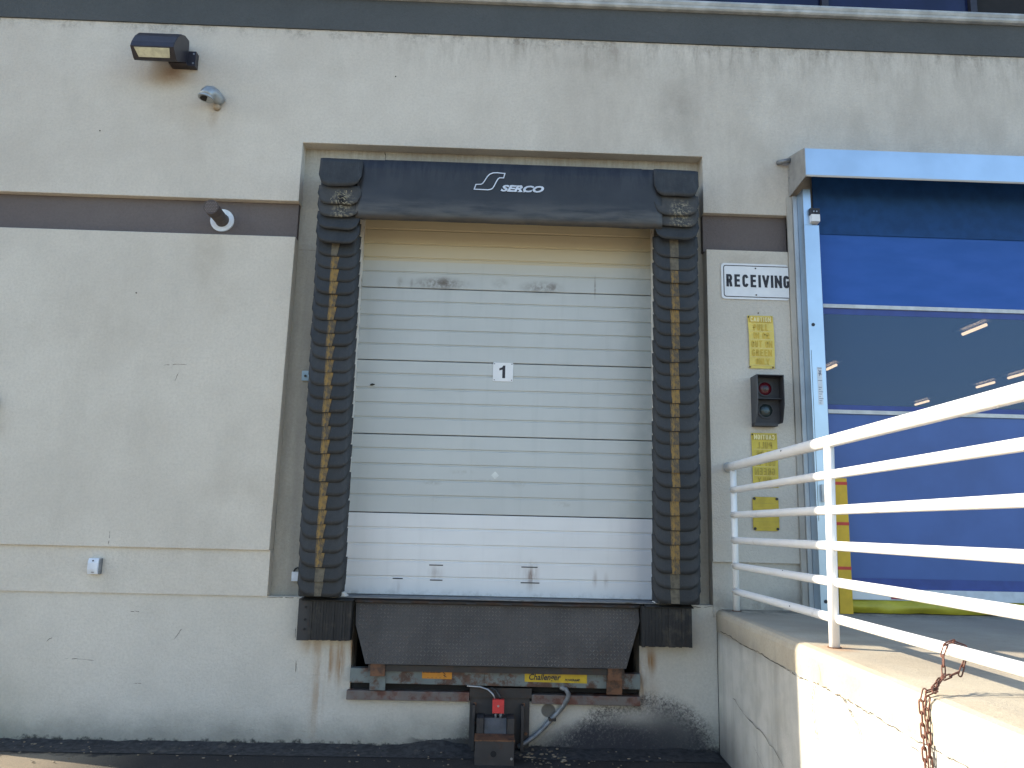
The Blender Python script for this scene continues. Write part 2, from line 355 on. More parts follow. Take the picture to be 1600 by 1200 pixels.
# ------------------------------------------------------------------ geometry helpers
def tag(o, label=None, cat=None, group=None, kind=None):
    if label: o['label'] = label
    if cat: o['category'] = cat
    if group: o['group'] = group
    if kind: o['kind'] = kind
    return o
def thing(name, label, cat, loc=(0, 0, 0), group=None):
    o = bpy.data.objects.new(name, None); COL.objects.link(o); o.location = loc; o.empty_display_size = .1
    return tag(o, label, cat, group)
def adopt(o, parent):
    o.parent = parent
    # keep world coordinates of the child's own transform
    p = Vector((0, 0, 0)); q = parent
    while q is not None:
        p += q.location; q = q.parent
        if q is not None: break
    off = Vector((0, 0, 0)); q = parent
    off = WORLD.get(parent.name, parent.location.copy())
    o.location = o.location - off
WORLD = {}
def obj(name, bm, mat, parent=None, bevel=0, smooth=False, loc=None, seg=2):
    me = bpy.data.meshes.new(name)
    if bevel:
        es = [e for e in bm.edges if len(e.link_faces) == 2 and e.calc_face_angle(0) > .5]
        bmesh.ops.bevel(bm, geom=es, offset=bevel, segments=seg, affect='EDGES', profile=.6, clamp_overlap=True)
    bmesh.ops.recalc_face_normals(bm, faces=bm.faces[:])
    bm.to_mesh(me); bm.free()
    for m_ in (mat if isinstance(mat, list) else [mat]): me.materials.append(m_)
    if smooth:
        for p in me.polygons: p.use_smooth = True
    o = bpy.data.objects.new(name, me); COL.objects.link(o)
    if loc: o.location = loc
    if parent:
        w0 = o.location.copy(); adopt(o, parent); WORLD[o.name] = w0
    else: WORLD[o.name] = o.location.copy()
    return o
def place_copy(src, loc, parent, rot=None):
    o = src.copy(); COL.objects.link(o); o.parent = parent
    o.location = Vector(loc) - WORLD.get(parent.name, parent.location.copy()); WORLD[o.name] = Vector(loc)
    if rot: o.rotation_euler = rot
    return o
def B(): return bmesh.new()
def box(bm, x0, x1, y0, y1, z0, z1):
    v = [bm.verts.new((x, y, z)) for x in (x0, x1) for y in (y0, y1) for z in (z0, z1)]
    for f in ((0, 1, 3, 2), (4, 6, 7, 5), (0, 4, 5, 1), (2, 3, 7, 6), (0, 2, 6, 4), (1, 5, 7, 3)):
        bm.faces.new([v[i] for i in f])
    return bm
def bx(*a): return box(B(), *a)
def prism(bm, pts, y0, y1, tri=True):
    """outline in x-z, extruded along y"""
    a = [bm.verts.new((x, y0, z)) for x, z in pts]; b = [bm.verts.new((x, y1, z)) for x, z in pts]
    f1 = bm.faces.new(a); f2 = bm.faces.new(b[::-1])
    n = len(pts)
    for i in range(n): bm.faces.new((a[i], b[i], b[(i+1) % n], a[(i+1) % n]))
    bm.normal_update()
    if tri: bmesh.ops.triangulate(bm, faces=[f1, f2], ngon_method='EAR_CLIP')
    return bm
def extr_x(bm, pts, x0, x1):
    """outline in y-z, extruded along x"""
    a = [bm.verts.new((x0, y, z)) for y, z in pts]; b = [bm.verts.new((x1, y, z)) for y, z in pts]
    f1 = bm.faces.new(a); f2 = bm.faces.new(b[::-1]); n = len(pts)
    for i in range(n): bm.faces.new((a[i], b[i], b[(i+1) % n], a[(i+1) % n]))
    bm.normal_update(); bmesh.ops.triangulate(bm, faces=[f1, f2], ngon_method='EAR_CLIP')
    return bm
def tube(bm, pts, r, seg=12, cap=True):
    pts = [Vector(p) for p in pts]; rings = []
    up = Vector((0, 0, 1))
    for i, p in enumerate(pts):
        d = (pts[min(i+1, len(pts)-1)] - pts[max(i-1, 0)]).normalized()
        if i == 0: a = d.cross(up if abs(d.z) < .9 else Vector((0, 1, 0))).normalized()
        else: a = (a - d*a.dot(d)).normalized()
        b = d.cross(a).normalized()
        rr = r[i] if isinstance(r, (list, tuple)) else r
        rings.append([bm.verts.new(p + a*math.cos(t)*rr + b*math.sin(t)*rr) for t in [2*PI*k/seg for k in range(seg)]])
    for q, s in zip(rings, rings[1:]):
        for k in range(seg): bm.faces.new((q[k], q[(k+1) % seg], s[(k+1) % seg], s[k]))
    if cap: bm.faces.new(rings[0]); bm.faces.new(rings[-1][::-1])
    return bm
def disc_y(bm, x, z, y0, y1, r, seg=24, ri=0):
    """disc or ring facing -y"""
    def ring(rad, y): return [bm.verts.new((x+rad*math.cos(2*PI*k/seg), y, z+rad*math.sin(2*PI*k/seg))) for k in range(seg)]
    a, b = ring(r, y0), ring(r, y1)
    for k in range(seg): bm.faces.new((a[k], a[(k+1) % seg], b[(k+1) % seg], b[k]))
    if ri:
        c, d = ring(ri, y0), ring(ri, y1)
        for k in range(seg):
            j = (k+1) % seg
            bm.faces.new((a[k], c[k], c[j], a[j])); bm.faces.new((b[k], b[j], d[j], d[k])); bm.faces.new((c[k], d[k], d[j], c[j]))
    else: bm.faces.new(a); bm.faces.new(b[::-1])
    return bm
def rrect(x0, x1, z0, z1, r, n=5):
    pts = []
    for cx, cz, a0 in ((x1-r, z1-r, 0), (x0+r, z1-r, 90), (x0+r, z0+r, 180), (x1-r, z0+r, 270)):
        for k in range(n+1):
            a = math.radians(a0+90*k/n); pts.append((cx+r*math.cos(a), cz+r*math.sin(a)))
    return pts
def text(name, s, x0, x1, z0, z1, y, mat, parent, bold=0.0, shear=0.0, mirror=False, depth=.0012, spacing=1.0):
    c = bpy.data.curves.new('txt', 'FONT'); c.body = s; c.size = 1; c.offset = bold; c.shear = shear; c.space_character = spacing
    c.resolution_u = 3; c.extrude = .01
    o = bpy.data.objects.new('txt', c); COL.objects.link(o)
    bpy.context.view_layer.update()
    me = bpy.data.meshes.new_from_object(o.evaluated_get(bpy.context.evaluated_depsgraph_get()))
    bpy.data.objects.remove(o); bpy.data.curves.remove(c)
    xs = [v.co.x for v in me.vertices]; zs = [v.co.y for v in me.vertices]
    ax, bxx, az, bz = min(xs), max(xs), min(zs), max(zs)
    for v in me.vertices:
        u = (v.co.x-ax)/(bxx-ax); t = (v.co.y-az)/(bz-az); d = v.co.z
        if mirror: u = 1-u
        v.co = (x0+u*(x1-x0), y - (depth if d > 0 else 0), z0+t*(z1-z0))
    me.materials.append(mat)
    ob = bpy.data.objects.new(name, me); COL.objects.link(ob); adopt(ob, parent); WORLD[ob.name] = Vector((0, 0, 0))
    return ob
def crack(parent, mat, pts, wd, axis, jit=.01, n=6, gaps=0, label=None):
    P = [Vector(p) for p in pts]
    runs = [pts]
    o = None
    if gaps:
        runs = []
        for a, b in zip(P, P[1:]):
            t0 = random.uniform(0, .12)
            while t0 < .93:
                t1 = min(1, t0+random.uniform(.18, .6)); runs.append([a.lerp(b, t0), a.lerp(b, (t0+t1)/2)+Vector((0, 0, random.uniform(-.006, .006) if abs(axis[2]) < .5 else 0)), a.lerp(b, t1)]); t0 = t1+random.uniform(.02, gaps)
    for r_i in runs:
        o = obj('crack', ribbon(B(), r_i, wd, axis, jit, n), mat, parent)
        if label: o['label'] = label
    return o
def arc(cx, cy, rx_, ry_, a0, a1, n=8):
    return [(cx+rx_*math.cos(math.radians(a0+(a1-a0)*k/n)), cy+ry_*math.sin(math.radians(a0+(a1-a0)*k/n))) for k in range(n+1)]
GL = {
 'A': [[(.0, 0), (.5, 1)], [(.5, 1), (1, 0)], [(.25, .30), (.75, .30)]],
 'C': [arc(.5, .72, .38, .28, 10, 180)+arc(.5, .28, .38, .28, 180, 350)],
 'E': [[(.85, 1), (.15, 1), (.15, 0), (.85, 0)], [(.15, .52), (.78, .52)]],
 'G': [arc(.5, .72, .38, .28, 15, 180)+arc(.5, .28, .38, .28, 180, 360)+[(.88, .46), (.55, .46)]],
 'I': [[(.5, 0), (.5, 1)]],
 'L': [[(.18, 1), (.18, 0), (.85, 0)]],
 'N': [[(.0, 0), (.0, 1)], [(.0, 1), (1, 0)], [(1, 0), (1, 1)]],
 'O': [arc(.5, .72, .38, .28, 0, 180)+arc(.5, .28, .38, .28, 180, 360)+[(.88, .72)]],
 'P': [[(.15, 0), (.15, 1)]+arc(.55, .74, .32, .26, 90, -90)+[(.15, .48)]],
 'R': [[(.14, 0), (.14, 1)]+arc(.55, .76, .32, .24, 90, -90)+[(.14, .52)], [(.5, .5), (.66, .42), (.78, .25), (.86, 0)]],
 'T': [[(.05, 1), (.95, 1)], [(.5, 1), (.5, 0)]],
 'U': [[(.14, 1), (.14, .3)]+arc(.5, .30, .36, .30, 180, 360)+[(.86, 1)]],
 'V': [[(.0, 1), (.5, 0)], [(.5, 0), (1, 1)]],
 'Y': [[(.0, 1), (.5, .45)], [(1, 1), (.5, .45)], [(.5, .45), (.5, 0)]],
 ' ': []}
def block(name, s, x0, x1, z0, z1, y, mat, parent, wt=.22, mirror=False):
    '''heavy condensed capitals drawn from strokes; wt = stroke width as a share of the letter width'''
    adv = {'I': .5, ' ': .55}; gap = .11
    tot = sum(adv.get(c, 1) for c in s)+gap*(len(s)-1); k = (x1-x0)/tot; h = z1-z0
    w_ = wt*k; bm = B(); x = x0; lay = 0
    for c in s:
        a = adv.get(c, 1)*k
        for st in GL[c]:
            if c == 'I': pts = [Vector((x+a/2, z0+w_*0+q*h)) for _, q in st]
            else:
                pts = [Vector((x+w_/2+px*(a-w_), z0+(w_*.42+pz*(h-w_*.84)))) for px, pz in st]
            lay += 1; yy = y-.00012*(lay % 4); n = len(pts); L_, R_ = [], []
            for i in range(n):
                d1 = (pts[i]-pts[i-1]).normalized() if i else None; d2 = (pts[i+1]-pts[i]).normalized() if i < n-1 else None
                d1 = d1 or d2; d2 = d2 or d1
                if d1.length < .5: d1 = d2
                if d2.length < .5: d2 = d1
                n1, n2 = Vector((-d1.y, d1.x)), Vector((-d2.y, d2.x)); b_ = (n1+n2)
                b_ = b_.normalized() if b_.length > .1 else n1; m_ = w_/2/max(.5, b_.dot(n1))
                e = (d2 if i == 0 else d1)*(w_*.42 if c not in 'CG' and i in (0, n-1) else 0); e = -e if i == 0 else e
                if c in 'I': e = e*0
                L_.append(pts[i]+b_*m_+e); R_.append(pts[i]-b_*m_+e)
            f = lambda v: bm.verts.new(((x0+x1-v.x) if mirror else v.x, yy, max(z0, min(z1, v.y))))
            Lv = [f(v) for v in L_]; Rv = [f(v) for v in R_]
            for i in range(n-1): bm.faces.new((Lv[i], Rv[i], Rv[i+1], Lv[i+1]))
        x += a+gap*k
    return obj(name, bm, mat, parent)
def ribbon(bm, pts, wd, axis, jit=.01, n=6):
    """thin, ragged crack ribbon; axis: unit normal of the surface it lies on"""
    nrm = Vector(axis); P = [Vector(p) for p in pts]; path = []
    for a, b in zip(P, P[1:]):
        for k in range(n): path.append(a.lerp(b, k/n) + Vector((random.uniform(-jit, jit) if abs(nrm.x) < .5 else 0, random.uniform(-jit, jit), random.uniform(-jit, jit) if abs(nrm.z) < .5 else 0)))
    path.append(P[-1]); prev = None
    for i, p in enumerate(path):
        d = (path[min(i+1, len(path)-1)]-path[max(i-1, 0)]).normalized(); s = d.cross(nrm).normalized()
        h = wd*random.uniform(.25, 1.0)*(.35 if i in (0, len(path)-1) else 1)
        cur = (bm.verts.new(p+s*h), bm.verts.new(p-s*h))
        if prev: bm.faces.new((prev[0], prev[1], cur[1], cur[0]))
        prev = cur
    return bm

# ------------------------------------------------------------------ ground
def grid(bm, xs, ys, zf):
    vs = [[bm.verts.new((x, y, zf(x, y))) for y in ys] for x in xs]
    for i in range(len(xs)-1):
        for j in range(len(ys)-1): bm.faces.new((vs[i][j], vs[i+1][j], vs[i+1][j+1], vs[i][j+1]))
    return bm
bm = B()
v = [bm.verts.new(p) for p in ((-900, -900, 0), (900, -900, 0), (900, 900, 0), (-900, 900, 0))]; bm.faces.new(v)
tag(obj('asphalt_yard', bm, M['asphalt']), kind='structure')
# grime piled in an uneven fillet along the foot of the wall
xs = [-4.4+.045*i for i in range(138)]
from mathutils import noise as mn
def fz(x, y):
    t = (y+.20)/.27
    k = mn.noise(Vector((x*3.1, 2, 0)))*.5+mn.noise(Vector((x*11, 5, 0)))*.35+.55
    hump = .05*math.exp(-((x+.33)/.16)**2)
    return .004 + max(0, t)**1.7*(.035*k+.012+hump) + .006*mn.noise(Vector((x*20, y*20, 0)))*t
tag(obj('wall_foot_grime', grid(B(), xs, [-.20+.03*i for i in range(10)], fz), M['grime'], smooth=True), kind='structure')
bm = B()
for i in range(260):
    if i < 170: x = random.choice((random.uniform(-4.2, -2.4), random.gauss(.42, .12), random.uniform(-2.4, 1.5))); y = -random.uniform(.0, .35)
    else: x = random.uniform(-4.2, 1.6); y = -random.uniform(.0, .6)
    s = random.uniform(.002, .009)*(1.6 if abs(x-.42) < .2 else 1); z = max(.004, fz(x, y) if y > -.2 else .004)
    mt = Matrix.Translation((x, y, z+s*.3)) @ Matrix.Rotation(random.random()*6, 4, 'Z') @ Matrix.Diagonal((s*random.uniform(.8, 2.2), s, s*.5, 1))
    bmesh.ops.create_icosphere(bm, subdivisions=1, radius=1, matrix=mt)
tag(obj('gravel_litter', bm, simple('litter', (.20, .16, .11), .9, var=.5, scale=15)), 'loose grit and leaf litter scattered along the wall foot', 'litter', kind='stuff')

# ------------------------------------------------------------------ building
bld = thing('warehouse', 'cream stucco warehouse with taupe accent bands and a recessed dock opening', 'building')
PX, PR = -1.65, 1.75
XR, XL = 16.0, -4.43
obj('upper_wall', prism(B(), [(XL, 4.283), (PX, 4.283), (PX, 4.81), (PR, 4.81), (PR, 4.302), (XR, 4.302), (XR, 5.865), (XL, 5.865)], 0, .3), M['upper'], bld, bevel=.006)
obj('accent_band', bx(XL+.05, -1.66, .06, .30, 3.972, 4.283), M['taupe'], bld)
obj('accent_band', bx(1.757, 2.47, .055, .30, 3.978, 4.302), M['taupe'], bld)
obj('wall_panel', prism(B(), [(XL, 1.43), (-1.676, 1.43), (-1.654, 3.972), (XL, 3.972)], 0, .3), M['panel'], bld, bevel=.006)
obj('wall_panel', bx(1.770, 2.456, .0, .3, 1.42, 3.978), M['panel'], bld, bevel=.006)
obj('lower_strip', bx(XL, -1.672, .024, .3, 1.086, 1.43), M['panel'], bld, bevel=.005)
obj('lower_strip', bx(1.772, 2.47, .03, .3, 1.0, 1.42), M['panel'], bld, bevel=.004)
# recessed surround with the door opening, and the dock wall with the leveller pit
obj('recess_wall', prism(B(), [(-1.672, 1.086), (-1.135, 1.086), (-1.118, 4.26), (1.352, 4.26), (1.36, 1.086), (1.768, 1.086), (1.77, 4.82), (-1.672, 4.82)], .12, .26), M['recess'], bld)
PITX0, PITX1, PITZ = -1.005, 1.195, .355
obj('dock_wall', prism(B(), [(XL, -.3), (1.80, -.3), (1.80, 1.086), (PITX1, 1.086), (PITX1, PITZ), (PITX0, PITZ), (PITX0, 1.086), (XL, 1.086)], .04, .3), M['base'], bld, bevel=.004)
bm = B(); box(bm, PITX0-.02, PITX1+.02, 1.6, 1.7, .2, 1.1); box(bm, PITX0-.12, PITX0, .3, 1.7, .2, 1.06); box(bm, PITX1, PITX1+.12, .3, 1.7, .2, 1.06); box(bm, PITX0, PITX1, .3, 1.6, .2, PITZ)
obj('leveller_pit', bm, M['black'], bld)
# cracks and joints in the recess render
crack(bld, M['crack'], [(-.97, .118, 4.81), (-.965, .118, 4.70)], .004, (0, 1, 0), .004)
crack(bld, M['crack'], [(-1.66, .118, 3.90), (-1.45, .118, 3.90)], .0015, (0, 1, 0), .001)
crack(bld, M['crack'], [(-1.67, .0385, 1.078), (-1.42, .0385, 1.076)], .003, (0, 1, 0), .003)
crack(bld, M['crack'], [(1.60, .0385, 1.07), (1.78, .0385, 1.075)], .003, (0, 1, 0), .004)
# short scrapes low on the dock wall
for (x, z, dx, dz) in ((-3.15, .60, .22, -.01), (-2.62, .43, .06, .0), (-2.35, .75, .05, .08), (-1.42, .62, .0, -.09), (-2.7, .95, .07, 0), (-1.44, .86, .0, -.08), (-3.3, .72, .04, .03), (-2.5, 2.80, -.02, -.07), (-2.62, 2.86, .18, .01), (-2.9, 1.55, 0, -.1)):
    y = .0385 if z < 1.08 else -.0015
    crack(bld, M['crack'], [(x, y, z), (x+dx*.5, y, z+dz*.5+.004), (x+dx, y, z+dz)], .0022, (0, 1, 0), .002, 4)
# slate cornice band, moulded sill, windows, upper storey
obj('cornice_band', bx(XL-.01, XR, -.012, .3, 5.865, 6.166), M['slate'], bld)
sill = [( .3, 6.168), (-.05, 6.168), (-.062, 6.18), (-.064, 6.20), (-.052, 6.205), (-.058, 6.212), (-.066, 6.232), (-.060, 6.252), (.3, 6.262)]
obj('window_sill', extr_x(B(), sill, XL-.03, XR), M['cap'], bld)
xb = -3.9
while xb < 15.5:
    fr = obj('window', bx(xb-.03, xb+.03, .03, .12, 6.262, 7.9), M['lamp_bronze'], bld)
    obj('pane', bx(xb+.032, xb+1.328, .07, .09, 6.262, 7.9), M['glass'] if not (4.1 < xb < 5) else M['black'], fr)
    xb += 1.36
obj('parapet_wall', bx(XL, XR, 0, .3, 7.9, 9.2), M['upper'], bld)
obj('end_pier', bx(XL, -3.93, .0, .3, 6.262, 7.9), M['upper'], bld)
bm = B(); box(bm, XL, XL+.3, .3, 20, -.3, 9.2); obj('end_wall', bm, M['upper'], bld)
obj('rear_wall', bx(XL, XR, 20, 20.3, -.3, 9.2), M['upper'], bld)
obj('far_wall', bx(XR, XR+.3, 0, 20.3, -.3, 9.2), M['upper'], bld)
obj('roof', bx(XL+.3, XR, .3, 20, 8.8, 8.95), M['inner'], bld)
obj('street_wall', bx(5.75, XR, 0, .3, -.3, 4.302), M['panel'], bld)
# receiving hall behind the roll-up door
bm = B(); box(bm, 1.8, 1.95, .3, 20, 0, 6.1); obj('partition', bm, M['inner'], bld)
obj('hall_ceiling', bx(1.95, XR, .3, 20, 6.0, 6.1), M['inner'], bld)
obj('hall_floor', bx(1.95, XR, .3, 20, .9, 1.05), M['inner'], bld)
obj('storey_floor', bx(XL+.3, 1.8, .3, 20, 6.0, 6.1), M['inner'], bld)
for i, (x, y) in enumerate(((7.93, 11.8), (9.03, 7.95), (12.59, 13.3), (12.57, 12.0), (12.58, 16.3))):
    t = thing('ceiling_light', ('lit tube light seen through the vision strip, ' + ('at its left edge', 'high in its middle', 'right, upper of two in line', 'at its right edge by the top rail', 'low in its middle', 'deepest, nearly hidden')[i]), 'ceiling light', (x, y, 5.5))
    bm = B(); tube(bm, [(x, y-.36, 5.5), (x, y+.36, 5.5)], .032, 8); obj('tube', bm, M['tube'], t)
    obj('housing', bx(x-.12, x+.12, y-.5, y+.5, 5.57, 5.64), M['galv2'], t)

# ------------------------------------------------------------------ sectional dock door
dd = thing('sectional_door', 'pale ribbed overhead dock door framed by the black seal', 'door', (.12, .25, 1.10))
DY = .20
seams = [1.100, 1.742, 2.377, 2.995, 3.622, 4.26]
XA, XB = -1.122, 1.342
for i in range(5):
    z0, z1 = seams[i]+.0035, seams[i+1]-.0035
    n = 5; st = (z1-z0)/n; prof = [(DY+.045, z0), (DY+.004, z0), (DY, z0+.004)]
    top = i >= 3
    for k in range(1, n):
        zc = z0+k*st + (.010 if k else 0)
        g = .012 if not top else .010
        prof += [(DY, zc-g*.9), (DY+.009, zc-g*.25), (DY+.009, zc+g*.25), (DY, zc+g*.9)]
    prof += [(DY, z1-.004), (DY+.004, z1), (DY+.045, z1)]
    obj('panel', extr_x(B(), prof, XA, XB), M['door_low'] if i == 0 else M['door'], dd)
obj('backing', bx(XA-.01, XB+.01, DY+.05, DY+.07, 1.08, 4.27), M['black'], dd)
obj('bottom_gasket', extr_x(B(), [(DY-.012, 1.084), (DY-.012, 1.099), (DY+.04, 1.099), (DY+.04, 1.084)], XA, XB), M['black_ink'], dd)
npl = obj('number_plate', prism(B(), rrect(.006+.004, .174+.004, 2.840, 3.000, .006, 2), DY-.006, DY-.0015), M['signwhite'], dd)
obj('digit', prism(B(), [(.088, 2.868), (.112, 2.868), (.112, 2.975), (.095, 2.975), (.086, 2.960), (.062, 2.950), (.062, 2.932), (.088, 2.940)], DY-.0070, DY-.0062), M['black_ink'], npl)
for x in (.022, .166):
    for z in (2.852, 2.988): obj('rivet', disc_y(B(), x, z, DY-.009, DY-.006, .004, 8), M['black_ink'], npl)
# slots punched through the bottom panel, little sticker marks
bm = B()
for (x, z, wd) in ((-.40, 1.338, .055), (-.395, 1.222, .05), (-.70, 1.228, .04), (.345, 1.338, .065), (.352, 1.216, .075)):
    box(bm, x-wd, x+wd, DY-.003, DY+.002, z-.004, z+.004)
tag(obj('slot', bm, M['black_ink'], dd), 'dark horizontal slots and scratches')
o = obj('sticker', prism(B(), [(.05, 2.03), (.082, 2.062), (.05, 2.094), (.018, 2.062)], DY-.0025, DY-.001), simple('ghost_sticker', (.56, .58, .56), .25), dd)
bm = B(); tube(bm, [(-1.0, DY-.006, 2.780), (-.985, DY-.012, 2.783), (-.965, DY-.006, 2.785)], [.005, .010, .004], 6); obj('latch_nub', bm, M['wire'], dd)
# jamb liners
fr = thing('door_jamb', 'white jamb strips and sill flanking the ribbed dock door', 'door frame', (.12, .2, 1.09))
def ragged(x0, x1, side):
    a = []; n = 30
    for k in range(n+1):
        z = 1.09+k*(4.25-1.09)/n; a.append((x0+(random.uniform(-.004, .004) if side < 0 else 0), z))
    for k in range(n, -1, -1):
        z = 1.09+k*(4.25-1.09)/n; a.append((x1+(random.uniform(-.004, .004) if side > 0 else 0), z))
    return a
obj('jamb', prism(B(), ragged(-1.16, -1.118, -1), .10, DY-.004), M['jamb'], fr)
obj('jamb', prism(B(), ragged(1.338, 1.372, 1), .10, DY-.004), M['jamb'], fr)
bm = B(); prism(bm, [(1.30, 1.095), (1.43, 1.075), (1.43, 1.095), (1.37, 1.15), (1.338, 1.15)], -.02, .09); obj('foot_bracket', bm, M['jamb'], fr)
bm = B(); prism(bm, [(-1.19, 1.085), (-1.06, 1.10), (-1.12, 1.15)], -.02, .09); obj('foot_bracket', bm, M['jamb'], fr)

# ------------------------------------------------------------------ dock seal
seal = thing('dock_seal', 'black pleated dock seal with worn yellow stripes around the door', 'dock seal', (.12, .12, 1.09))
def lerp(a, b, t): return a+(b-a)*t
ZT, ZB = 4.57, 1.10
def Lx(z): t = (z-ZB)/(ZT-ZB); return lerp(-1.400, -1.445, t), lerp(-1.066, -1.124, t)
def Rx(z): t = (z-ZB)/(ZT-ZB); return lerp(1.277, 1.325, t), lerp(1.625, 1.650, t)
for F in (Lx, Rx):
    a, b = F(ZB), F(ZT)
    o0, o1 = (-.008, -.03) if F is Lx else (.03, .008)
    obj('foam_pad', prism(B(), [(a[0]+o0, ZB), (a[1]+o1, ZB), (b[1]+o1, ZT-.01), (b[0]+o0, ZT-.01)], -.116, .118), M['pleat'], seal, bevel=.015)
def pleat_mesh(wd, h, inner, seed, tilt=.017, wrap=.04):
    """tab hanging from local origin (top centre); rounded lower corners; the door-side edge wraps back"""
    rg = random.Random(seed); bm = B(); nu, nv = 14, 6; F = []; R = []
    ph = rg.random()*6; amp = rg.uniform(.001, .004); rc = min(wd*.27, h*.6)
    for i in range(nu+1):
        u = i/nu; x = (u-.5)*wd
        e = min(u, 1-u)*wd
        zb = -h + (rc - math.sqrt(max(0, rc*rc-(rc-min(rc, e))**2)))
        zb += .004*math.sin(u*5+ph)
        cf = []; cr = []
        for j in range(nv+1):
            v_ = j/nv; z = zb*v_
            y = -tilt*v_**1.2 + amp*math.sin(u*9+ph)*v_
            iu = u if inner > 0 else 1-u
            if iu > .86: y += wrap*((iu-.86)/.14)**2
            if iu < .06: y += .006*((.06-iu)/.06)**2
            cf.append(bm.verts.new((x, y, z))); cr.append(bm.verts.new((x, y+.007, z)))
        F.append(cf); R.append(cr)
    for i in range(nu):
        for j in range(nv):
            bm.faces.new((F[i][j], F[i+1][j], F[i+1][j+1], F[i][j+1])); bm.faces.new((R[i][j], R[i][j+1], R[i+1][j+1], R[i+1][j]))
        bm.faces.new((F[i][nv], F[i+1][nv], R[i+1][nv], R[i][nv])); bm.faces.new((F[i][0], R[i][0], R[i+1][0], F[i+1][0]))
    for i in (0, nu):
        for j in range(nv): bm.faces.new((F[i][j], F[i][j+1], R[i][j+1], R[i][j]))
    return bm
def stripe_mesh(xt0, xt1, xb0, xb1, h, tilt=.017):
    bm = B(); nv = 5; prev = None
    for j in range(nv+1):
        v_ = j/nv; z = -h*v_*.985 ; y = -tilt*(v_)**1.2-.0045
        cur = [bm.verts.new((lerp(xt0, xb0, v_), y, z)), bm.verts.new((lerp(xt1, xb1, v_), y, z)), bm.verts.new((lerp(xt0, xb0, v_), y+.003, z)), bm.verts.new((lerp(xt1, xb1, v_), y+.003, z))]
        if prev:
            bm.faces.new((prev[0], prev[1], cur[1], cur[0])); bm.faces.new((prev[0], cur[0], cur[2], prev[2])); bm.faces.new((prev[1], prev[3], cur[3], cur[1]))
        prev = cur
    bm.faces.new((prev[0], prev[1], prev[3], prev[2]))
    return bm
PIT = .1065; PH = .19
for side, F in ((-1, Lx), (1, Rx)):
    protos = []; sproto = []
    zs = []; z = 1.105+PH-.0
    n = 27 if side < 0 else 26
    for k in range(n):
        zt = ZB + .005 + PH + k*PIT*(1.0 if side < 0 else 1.03)     # top of each tab
        a = F(zt)[0], F(zt-PH)[1]; wd = F(zt-.05)[1]-F(zt-.05)[0]; xc = (F(zt-.05)[0]+F(zt-.05)[1])/2
        loc = (xc+random.uniform(-.004, .004), -.128, zt+random.uniform(-.003, .003)); rot = (random.uniform(-.03, .03), random.uniform(-.012, .012), 0)
        if len(protos) < 5:
            p = obj('pleat', pleat_mesh(wd+.02, PH, -side, k*7+side), M['pleat'], seal, smooth=True, loc=loc)
            p.rotation_euler = rot; protos.append(p)
        else: p = place_copy(random.choice(protos), loc, seal, rot)
        off = -.012 if side < 0 else -.018
        if len(sproto) < 5:
            if side < 0: sm = stripe_mesh(off-.035, off+.042, off-.035+random.uniform(-.004, .004), off+.018+random.uniform(-.008, .010), PH)
            else: sm = stripe_mesh(off-.034, off+.038, off-.028+random.uniform(-.004, .006), off+.038, PH)
            s_ = obj('stripe', sm, M['stripe'], p, loc=loc); sproto.append(s_)
        else: s_ = place_copy(random.choice(sproto[2:]), loc, p)
        if k < 2 or k > n-3:
            s_.data = s_.data.copy(); s_.data.materials[0] = M['stripe_dull']
    # broad corner tabs overlapping the stack
    if side < 0: tabs = [(4.02, .16), (4.13, .16), (4.245, .17), (4.345, .17), (4.574, .245)]
    else: tabs = [(4.16, .175), (4.26, .17), (4.365, .18), (4.582, .24)]
    for i, (zt, h) in enumerate(tabs):
        xa, xb_ = F(4.4); wd = (xb_-xa)+.024; mt = M['torn'] if i in (len(tabs)-3, len(tabs)-2) else M['pleat']
        o = obj('corner_pleat', pleat_mesh(wd+.02*(side > 0), h, 1, 90+i, tilt=.024, wrap=.010), mt, seal, smooth=True, loc=((xa+xb_)/2-.012*side, -.175-.010*i, zt))
        o.rotation_euler = (0, random.uniform(-.02, .02), 0)
    # bottom skirt under the last tab
    a = F(ZB)
# torn hole with fluff in the left corner
bm = B()
for k in range(46):
    x = random.gauss(-1.255, .035); z = random.gauss(4.215, .035); p0 = Vector((x, -.232, z)); d = Vector((random.uniform(-1, 1), random.uniform(-1, -.2), random.uniform(-1, .6))).normalized()*random.uniform(.01, .035)
    tube(bm, [p0, p0+d*.6, p0+d+Vector((0, 0, -.008))], [.003, .002, .0008], 5)
tag(obj('fluff', bm, simple('fluff', (.30, .27, .19), .9, var=.3), seal), kind='stuff')
obj('tear', prism(B(), [(-1.275, 4.235), (-1.25, 4.245), (-1.225, 4.24), (-1.235, 4.19), (-1.25, 4.175), (-1.265, 4.20)], -.238, -.234), M['black'], seal)
# head pad: bowed fabric face, rolled lower edge
hx0, hx1 = -1.135, 1.352
prof = [(.118, 4.600), (-.14, 4.594), (-.185, 4.586), (-.192, 4.50), (-.198, 4.40), (-.205, 4.30), (-.213, 4.22), (-.219, 4.15), (-.218, 4.11), (-.208, 4.080), (-.18, 4.070), (-.10, 4.105), (.118, 4.215)]
bm = B(); nx = 44; rows = []
for i in range(nx+1):
    x = lerp(hx0, hx1, i/nx); row = []
    for j, (y, z) in enumerate(prof):
        wv = .006*mn.noise(Vector((x*2.2, z*4, 3)))+.003*mn.noise(Vector((x*9, z*3, 7)))
        kk = 1 if 2 < j < 10 else .3
        row.append(bm.verts.new((x, y+wv*kk, z + .006*mn.noise(Vector((x*3, j, 1)))*(1 if j > 7 else .2))))
    rows.append(row)
for a, b in zip(rows, rows[1:]):
    for j in range(len(prof)-1): bm.faces.new((a[j], b[j], b[j+1], a[j+1]))
